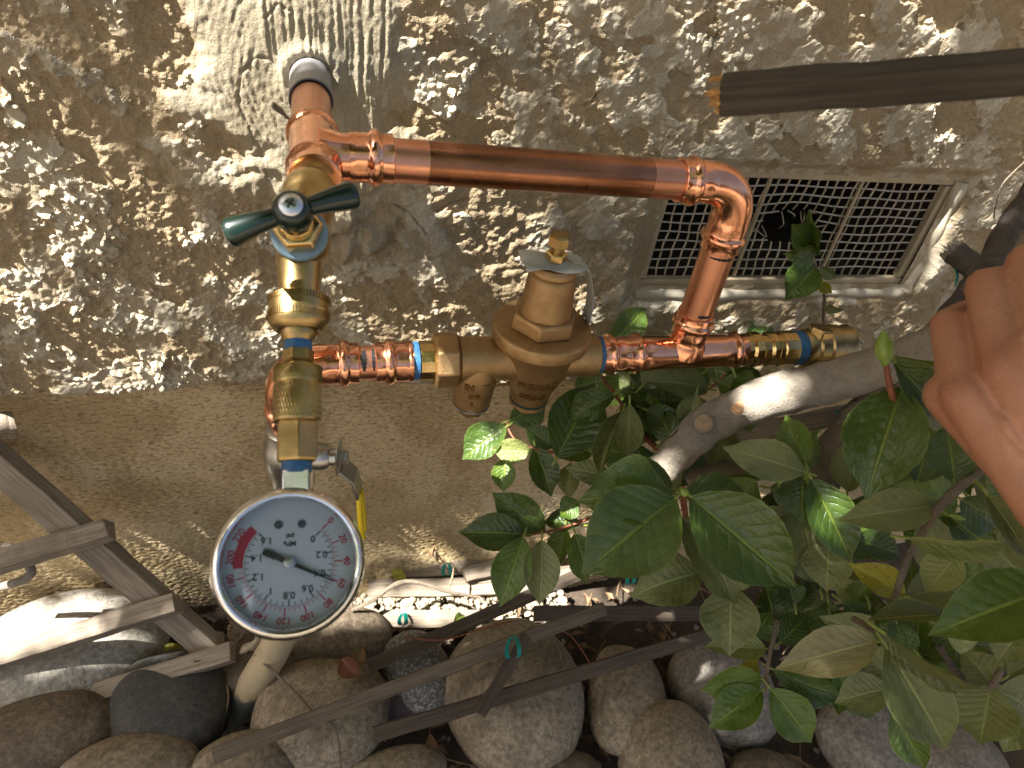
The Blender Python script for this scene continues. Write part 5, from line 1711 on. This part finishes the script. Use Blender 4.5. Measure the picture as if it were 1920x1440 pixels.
for pts, r_, mt in (
        ([(1128, 705, .70), (1150, 735, .70), (1188, 790, .69), (1215, 825, .68), (1245, 850, .66)], [3, 3.5, 4, 5, 7], 'red_twig'),
        ([(1842, 866, .49), (1832, 890, .49), (1800, 912, .49), (1762, 950, .495), (1735, 990, .50), (1704, 1042, .505), (1676, 1125, .505)], [7, 8, 10, 9, 7, 7, 6], 'brown_bark'),
        ([(1458, 1165, .66), (1448, 1205, .65), (1440, 1245, .645), (1434, 1296, .64)], [5, 4, 4, 3], 'brown_bark'),
        ([(1600, 1160, .50), (1650, 1190, .475), (1664, 1215, .47), (1680, 1250, .47)], [6, 6, 7, 6], 'brown_bark'),
        ([(976, 1004, .745), (1020, 998, .75), (1070, 985, .755), (1120, 965, .75), (1200, 930, .70)], [2.4, 2.6, 2.8, 3, 4], 'red_twig'),
        ([(950, 790, .75), (956, 810, .745), (975, 835, .74), (1000, 840, .735), (1040, 848, .73), (1110, 835, .70), (1180, 800, .69)], [2, 2.2, 2.5, 2.5, 2.6, 2.6, 3], 'red_twig'),
        ([(1296, 705, .74), (1310, 735, .73), (1335, 725, .73), (1360, 702, .73)], [2.5, 2.5, 2.5, 2.5], 'red_twig'),
        ([(1280, 915, .56), (1283, 950, .575), (1290, 985, .60), (1310, 1060, .62), (1370, 1100, .60)], [5, 6, 5, 5, 4], 'red_twig'),
        ([(1658, 650, .42), (1664, 700, .425), (1674, 745, .43), (1690, 800, .45)], [4, 6, 7, 7], 'red_twig'),
        ([(1512, 880, .56), (1516, 905, .565), (1530, 930, .59), (1560, 960, .62)], [4, 5, 5, 5], 'green_stem'),
        ([(1878, 1255, .50), (1858, 1288, .50), (1840, 1310, .51)], [5, 7, 4], 'brown_bark'),
        ([(1760, 1210, .56), (1790, 1255, .56), (1830, 1290, .54)], [6, 7, 6], 'dark_bark')):
    limb(pts, r_, mt, 'twig', 10, 5, 0.06)
# buds
for (bx, by, tx, ty, z_, r_) in ((1660, 685, 1656, 618, .42, 17), (1290, 928, 1276, 918, .55, 8), (1780, 965, 1812, 975, .49, 5)):
    p, q = P(bx, by, z_), P(tx, ty, z_ - .004)
    ln = (q - p).length
    R_ = r_ * z_ / F
    MB().lathe(p, q - p, [(0, R_ * .3), (ln * .12, R_ * .55), (ln * .3, R_ * .95), (ln * .5, R_), (ln * .7, R_ * .78), (ln * .88, R_ * .38), (ln, R_ * .06)], 16).build('bud', 'bud_green', shrub)
# the lath tied to the shrub
tl = thing('tied_lath', P(1480, 800, .66), 'grey lath tied behind the pale limb with a teal tie', 'lath')
lath('shaft', P(1385, 818, .665), P(1590, 776, .655), 0.017, 0.012, 'weathered_wood', tl, flat=(0, -0.5, 0.86), jag=(0.003, 0.002))

# vine growing out of the vent
vine = thing('vent_seedling', W(1545, 640, -0.05), 'small seedling growing up in front of the torn vent screen', 'seedling')
MB().tube(smooth_path([W(1552, 720, -0.05), W(1544, 620, -0.055), W(1545, 550, -0.055), W(1530, 500, -0.05), W(1522, 470, -0.04)], 6), lerp_list([0.0025, 0.0012], 25), 8).build('stem', 'brown_bark', vine)
for (bx, by, tx, ty, wpx, mt, rl_) in ((1530, 478, 1478, 416, 58, 'leaf_deep', .2), (1528, 480, 1478, 478, 44, 'leaf_mid', -.2), (1530, 500, 1474, 560, 66, 'leaf_mid', .1), (1534, 480, 1512, 412, 40, 'leaf_deep', -.5),
                                       (1540, 500, 1565, 525, 24, 'leaf_dusty', .2), (1536, 530, 1560, 550, 22, 'leaf_yellow', .2), (1545, 575, 1582, 585, 22, 'leaf_dusty', .5)):
    b, t_ = W(bx, by, -0.06), W(tx, ty, -0.075)
    leaf(vine, b, t_, wpx * mpp(b), mt, rl_)

# ================================================================== TIES, TWIGS, DEAD LEAVES
for (px, py, sz, h, lb) in ((838, 1070, 13, ('G', .045), 'teal plastic tie round the sunlit laths at the wall foot'), (756, 1163, 12, ('G', .055), 'teal tie on the lath end just right of the gauge'),
                            (962, 1218, 22, ('G', .184), 'curled teal tie on the dark upright lath above the largest round stone'), (1574, 777, 10, ('P', .645), 'teal tie on the lath behind the pale limb'),
                            (1800, 520, 20, ('P', .56), 'green tie stub beside the broken branch near the hand'), (1182, 1086, 12, ('P', .70), 'teal tie half hidden below the big camellia leaf'),
                            (36, 1240, 14, ('P', .86), 'dark teal tie at the left end of the trellis')):
    c_ = G(px, py, h[1]) if h[0] == 'G' else P(px, py, h[1])
    k_ = mpp(c_)
    tt = thing('plant_tie', c_, lb, 'tie', 'plastic plant ties')
    R_ = sz * k_
    pts = [c_ + Vector(right) * R_ * 0.55 * math.cos(a) - Vector(down) * R_ * 0.95 * math.sin(a) - Vector(fwd) * R_ * 0.5 * math.cos(a * 2) for a in np.linspace(-0.8, 4.2, 18)]
    mb = MB()
    vs, fs = [], []
    for j, p in enumerate(pts):
        wv_ = (Vector(right) * 0.7 + Vector(fwd) * 0.7) * 0.0032
        nn = Vector(fwd) * 0.0005
        vs += [p - wv_ - nn, p + wv_ - nn, p + wv_ + nn, p - wv_ + nn]
    for j in range(len(pts) - 1):
        for q in range(4):
            a, b = j * 4 + q, j * 4 + (q + 1) % 4
            fs.append((a, b, b + 4, a + 4))
    fs += [(3, 2, 1, 0), tuple((len(pts) - 1) * 4 + q for q in range(4))]
    mb.add(vs, fs).build('loop', 'teal_tie', tt)


def twig(pts, r_, mat, label):
    p3 = [G(*q) if len(q) == 3 else q for q in pts]
    path = smooth_path(p3, 7)
    rad_ = lerp_list(r_, len(path))
    o = MB().tube(path, rad_, 8, wob=0.12).build('dead_twig', mat, None)
    return props(o, label, 'twig', 'dead twigs on the ground')


twig([(478, 1228, .12), (545, 1290, .13), (590, 1340, .13), (628, 1366, .12), (640, 1440, .10)], [.0016, .0020, .0018, .0014, .001], 'brown_bark', 'thin dead twig slanting down over the big tan stone')
twig([(660, 1145, .08), (700, 1125, .085), (760, 1090, .09), (850, 1112, .08), (900, 1120, .07)], [.0028, .003, .003, .0025, .002], 'brown_bark', 'bent grey twig lying over the sunlit laths')
twig([(840, 1110, .07), (850, 1060, .075), (818, 1052, .06), (816, 1000, .06), (818, 985, .05)], [.0012, .0013, .0014, .0014, .0012], 'cut_wood', 'pale thin stem carrying a shrivelled leaf at the wall foot')
twig([(760, 1195, .12), (830, 1200, .12), (900, 1180, .12), (960, 1165, .12)], [.001, .001, .001, .001], 'red_twig', 'reddish twig between two dark laths')
twig([(1005, 1178, .13), (1060, 1185, .13), (1095, 1225, .12), (1118, 1270, .11)], [.0009, .0009, .0009, .0009], 'red_twig', 'arched reddish stem above the two lobed stone')
twig([(1044, 1203, .12), (1060, 1260, .11), (1085, 1310, .09), (1090, 1380, .05)], [.0014, .0012, .0012, .001], 'brown_bark', 'straight brown twig between the largest and the two lobed stone')
twig([(420, 1270, .06), (428, 1310, .06), (410, 1380, .04)], [.001, .0013, .001], 'cut_wood', 'short twig left of the riser pipe')
p0, p1, p2, p3_ = P(-20, 1030, .80), P(20, 1025, .80), P(55, 1060, .79), P(48, 1085, .79)
props(MB().tube(smooth_path([p0, p1, p2, p3_, P(-30, 1110, .80)], 7), lerp_list([.004, .004, .005, .005, .004], 29), 10, wob=.1).build('dead_twig', 'pale_bark', None), 'hooked dead branch curling off the left trellis lath', 'twig', 'dead twigs on the ground')
MBw = [W(1925, 300, -0.05), W(1880, 345, -0.06), W(1866, 390, -0.055), W(1864, 410, -0.05)]
props(MB().tube(smooth_path(MBw, 7), 0.0008, 6).build('dry_tendril', 'brown_bark', None), 'thin dry tendril on the wall at the upper right', 'tendril')

for k, (bx, by, tx, ty, wpx, h, mat, rl_, lb) in enumerate((
        (808, 955, 800, 1035, 36, .075, 'leaf_dead', .5, 'shrivelled brown leaf standing against the wall foot'), (735, 1068, 762, 1088, 20, .05, 'leaf_yellow', .1, 'yellow leaf scrap on the sunlit laths'),
        (640, 1235, 672, 1270, 40, .13, 'leaf_red', .3, 'dark red dead leaf on the big tan stone'), (680, 1215, 665, 1255, 26, .13, 'leaf_dead', .2, 'orange brown curled leaf above the big tan stone'),
        (300, 1215, 345, 1222, 24, .05, 'leaf_yellow', .2, 'yellow green leaf right of the pale sunlit stone'), (200, 1350, 212, 1405, 18, .05, 'leaf_mid', .3, 'narrow green leaf between the brown and slate stones'),
        (1040, 1385, 1075, 1400, 26, .03, 'leaf_dead', .3, 'rust brown leaf beside the largest round stone'), (805, 1375, 815, 1430, 20, .04, 'leaf_dead', .2, 'rust brown strip of leaf below the plum stone'),
        (5, 1180, 40, 1170, 24, .06, 'leaf_dead', .2, 'brown leaf above the pale sunlit stone'), (850, 1168, 872, 1150, 20, .06, 'leaf_mid', .1, 'bright green leaf scrap in the sun by the laths'), (775, 1150, 800, 1152, 16, .05, 'leaf_pale', .1, 'pale green scrap under the bent twig'),
        (925, 1438, 955, 1430, 36, .06, 'leaf_olive', .2, 'olive leaf at the bottom edge by the largest round stone'), (330, 1385, 352, 1410, 16, .06, 'leaf_dead', .2, 'brown leaf tip on the slate grey stone'))):
    b, t_ = G(bx, by, h), G(tx, ty, h - .004)
    tt = thing('fallen_leaf', b, lb, 'leaf', 'fallen leaves')
    leaf(tt, b, t_, wpx * mpp(b), mat, rl_, [1, 3, 5][k % 3], 'blade')

# ================================================================== HAND
hp = {}


def hv(px, py, z_):
    return P(px, py, z_)


blobs = []                                             # (centre, radius) chains that are fused into one skin


def chain(pts, rad_, n_=9):
    for k in range(len(pts) - 1):
        for j in range(n_ + (k == len(pts) - 2)):
            s = j / n_
            blobs.append((pts[k].lerp(pts[k + 1], s), rad_[k] + (rad_[k + 1] - rad_[k]) * s))


wr, el = hv(2010, 950, .350), hv(2330, 1330, .375)
# back of the hand: four metacarpals from wrist to knuckles, then fingers bending away round the branch
kn = [hv(1808, 742, .345), hv(1888, 690, .333), hv(1968, 655, .327), hv(2052, 650, .330)]
pip = [hv(1782, 612, .372), hv(1852, 540, .362), hv(1932, 495, .356), hv(2020, 500, .357)]
dip = [hv(1812, 590, .400), hv(1878, 528, .396), hv(1952, 490, .392), hv(2035, 505, .390)]
tipp = [hv(1850, 640, .408), hv(1915, 590, .408), hv(1985, 560, .406), hv(2062, 570, .402)]
rk = [0.0105, 0.0112, 0.0118, 0.0115]
for k in range(4):
    w0 = wr + Vector(right) * (k - 1.6) * 0.0075
    chain([w0, kn[k]], [0.0155, rk[k] * 1.12], 14)
    chain([kn[k], pip[k], dip[k], tipp[k]], [rk[k] * 1.08, rk[k] * 0.98, rk[k] * 0.84, rk[k] * 0.70], 9)
chain([wr, kn[1].lerp(kn[2], 0.5)], [0.019, 0.0135], 14)
chain([wr + Vector(fwd) * 0.006, kn[0] + Vector(fwd) * 0.012], [0.018, 0.0125], 14)
chain([wr, wr.lerp(el, 0.4), el], [0.0225, 0.029, 0.036], 22)
chain([wr + Vector(right) * 0.012, wr.lerp(el, 0.4) + Vector(right) * 0.010, el], [0.0200, 0.026, 0.034], 22)
chain([wr + Vector(right) * 0.010 + Vector(fwd) * 0.008, hv(2120, 820, .350), hv(2130, 700, .365), hv(2090, 620, .385)], [0.016, 0.0140, 0.0115, 0.0085], 10)
for k, (a_, b_) in enumerate(((0.10, 0), (0.45, 1), (0.85, 2))):          # veins and tendons under the skin
    pts_ = []
    for u_ in np.linspace(0.12, 0.80, 9):
        c_ = (wr + Vector(right) * (b_ - 1.6) * 0.0075).lerp(kn[b_], u_)
        pts_.append(c_ - Vector(fwd) * (0.0168 - 0.0040 * u_) + Vector(right) * (0.004 * math.sin(u_ * 7 + k * 2) + 0.003))
    chain(pts_, [0.0019] * len(pts_), 4)
sub = bmesh.new()
bmesh.ops.create_icosphere(sub, subdivisions=2, radius=1.0)
bv_ = np.array([q.co[:] for q in sub.verts]); bf_ = np.array([[q.index for q in f.verts] for f in sub.faces])
sub.free()
av = np.concatenate([bv_ * r_ + np.array(c_) for c_, r_ in blobs])
af = np.concatenate([bf_ + k * len(bv_) for k in range(len(blobs))])
cc = np.array(wr)
me = np_mesh('person', av - cc, af)
tmp = bpy.data.objects.new('person', me)
COL.objects.link(tmp)
rm_ = tmp.modifiers.new('fuse', 'REMESH'); rm_.mode = 'VOXEL'; rm_.voxel_size = 0.0014
sm_ = tmp.modifiers.new('soft', 'SMOOTH'); sm_.iterations = 5; sm_.factor = 0.5
dg = bpy.context.evaluated_depsgraph_get()
me2 = bpy.data.meshes.new_from_object(tmp.evaluated_get(dg))
bpy.data.objects.remove(tmp)
for p in me2.polygons:
    p.use_smooth = True
nv = len(me2.vertices)
co = np.empty(nv * 3, np.float32); me2.vertices.foreach_get('co', co); co = co.reshape(-1, 3).astype(float)
no = np.array([q.normal[:] for q in me2.vertices])
dsp, redn = np.zeros(nv), np.zeros(nv)
for k in range(4):
    ax_ = np.array((pip[k] - kn[k]).normalized())
    for ctr, wdt in ((pip[k], 0.0115), (kn[k], 0.0150)):
        q = co - (np.array(ctr) - cc)
        dd = np.linalg.norm(q, axis=1)
        tt_ = q @ ax_ + 0.0010 * np.sin(q @ np.array(right) * 420 + k)
        gs = np.exp(-(dd / wdt) ** 2)
        dsp -= 0.00042 * (0.5 + 0.5 * np.cos(tt_ * 2 * np.pi / 0.0027)) ** 3 * gs
        redn = np.maximum(redn, np.exp(-(dd / (wdt * 1.25)) ** 2))
co = co + no * dsp[:, None]
me2.vertices.foreach_set('co', co.astype(np.float32).ravel())
ra = me2.attributes.new('redness', 'FLOAT', 'POINT')
ra.data.foreach_set('value', redn.astype(np.float32))
me2.update()
me2.materials.clear()
me2.materials.append(MATS['skin'])
me2.name = 'person'
per = link('person', me2, None, cc)
props(per, 'bare tanned hand with curled fingers holding back branches at the right edge', 'person')

# ================================================================== SHADE TREE OVERHEAD (unseen, its leaves set to shape the dappled shade)
tree = thing('shade_tree', (-2.6, -1.3, 0.0), 'unseen leafy tree whose crown is shaped to dapple the wall with shade', 'tree')
path = smooth_path([(-2.6, -1.3, -0.05), (-2.5, -1.2, 0.9), (-2.0, -0.95, 1.7), (-1.2, -0.75, 2.2), (0.0, -0.7, 2.45)], 8)
MB().tube(path, lerp_list([.10, .085, .06, .04, .015], len(path)), 14, wob=.05).build('trunk', 'brown_bark', tree)
tv, tf = [], []
tr_ = np.random.default_rng(5)


def tree_leaf(c_, sz):
    u_ = tr_.normal(size=3); u_ /= np.linalg.norm(u_)
    nrm = np.array([0, 0, 1.0]) + tr_.normal(size=3) * 0.45
    s = np.cross(nrm, u_); s /= np.linalg.norm(s)
    k = len(tv)
    tv.extend([c_ - u_ * sz, c_ - u_ * sz * .1 + s * sz * .42, c_ + u_ * sz, c_ - u_ * sz * .1 - s * sz * .42])
    tf.append((k, k + 1, k + 2, k + 3))


SUNv = np.array(SUN)
GAPS = [(np.array(P(*q)), r_) for q, r_ in (((1400, 745, .585), .017), ((1455, 722, .585), .013), ((1255, 885, .63), .014), ((548, 515, .372), .012), ((445, 425, .335), .012),
                                            ((1545, 965, .54), .012), ((925, 850, .735), .030), ((950, 880, .735), .024), ((1290, 1318, .80), .006), ((1740, 1400, .45), .014),
                                            ((880, 835, .745), .020), ((1068, 950, .745), .014))]  # spots where the crown is left open to let sun flecks through


GP = np.array([g_ for g_, r_ in GAPS])
GR2 = np.array([(r_ + 0.012) ** 2 for g_, r_ in GAPS])


def sunlit(c_):
    """does the ray through a crown leaf fall where the sun gets through?"""
    s_ = (c_[1] + 0.034) / SUNv[1]
    hx, hz = c_[0] - SUNv[0] * s_, c_[2] - SUNv[2] * s_          # where it meets the wall
    if hz > 0.40:
        return True
    if hz < 0.06:                                                # first comes down on the ground strip
        s_ = (c_[2] - 0.03) / SUNv[2]
        gx_, gy_ = c_[0] - SUNv[0] * s_, c_[1] - SUNv[1] * s_
        if 0.00 < gx_ < 0.40 and gy_ > -0.125:
            return True
        if -0.55 < gx_ < -0.20 and gy_ > -0.135:
            return True
    w_ = c_ - GP
    w_ = w_ - np.outer(w_ @ SUNv, SUNv)
    return bool(np.any((w_ * w_).sum(1) < GR2))


for k in range(17500):
    hgt = tr_.uniform(1.70, 2.45)
    base = np.array([tr_.uniform(-0.85, 1.75), -0.034 - tr_.uniform(0, 0.80), 0.0])
    if base[1] > -0.12:                                          # thicker where it keeps the lower wall in shade
        base[2] = tr_.uniform(0.0, 0.42)
    c_ = base + SUNv * ((hgt - base[2]) / SUNv[2])
    if not sunlit(c_):
        tree_leaf(c_, tr_.uniform(0.024, 0.046))
for k in range(3400):                                            # leaves added over and behind the bed to block sky light
    c_ = np.array([tr_.uniform(-3.2, 1.6), tr_.uniform(-3.0, -1.0), tr_.uniform(2.0, 3.3)])
    tree_leaf(c_, tr_.uniform(0.05, 0.09))
for k in range(30):                                              # loose sprays that put patches of shade on the upper wall
    cx, cz = tr_.uniform(-0.45, 0.95), tr_.uniform(0.42, 0.9)
    if (-0.12 < cx < 0.10 and cz > 0.66) or (cx < -0.05 and k % 3):
        continue
    hgt = tr_.uniform(1.7, 2.4)
    base = np.array([cx, -0.034, cz])
    c0 = base + SUNv * ((hgt - base[2]) / SUNv[2])
    for j in range(7):
        tree_leaf(c0 + tr_.normal(size=3) * np.array([0.05, 0.012, 0.05]), tr_.uniform(0.02, 0.036))
me = np_mesh('crown', np.array(tv), np.array(tf))
me.materials.append(MATS['leaf_mid'])
me.uv_layers.new(name='UVMap')
crown = link('crown', me, tree, (0, 0, 0))
crown['kind'] = 'stuff'
print('LEAVES', _lk[0], 'objects', len(bpy.data.objects))
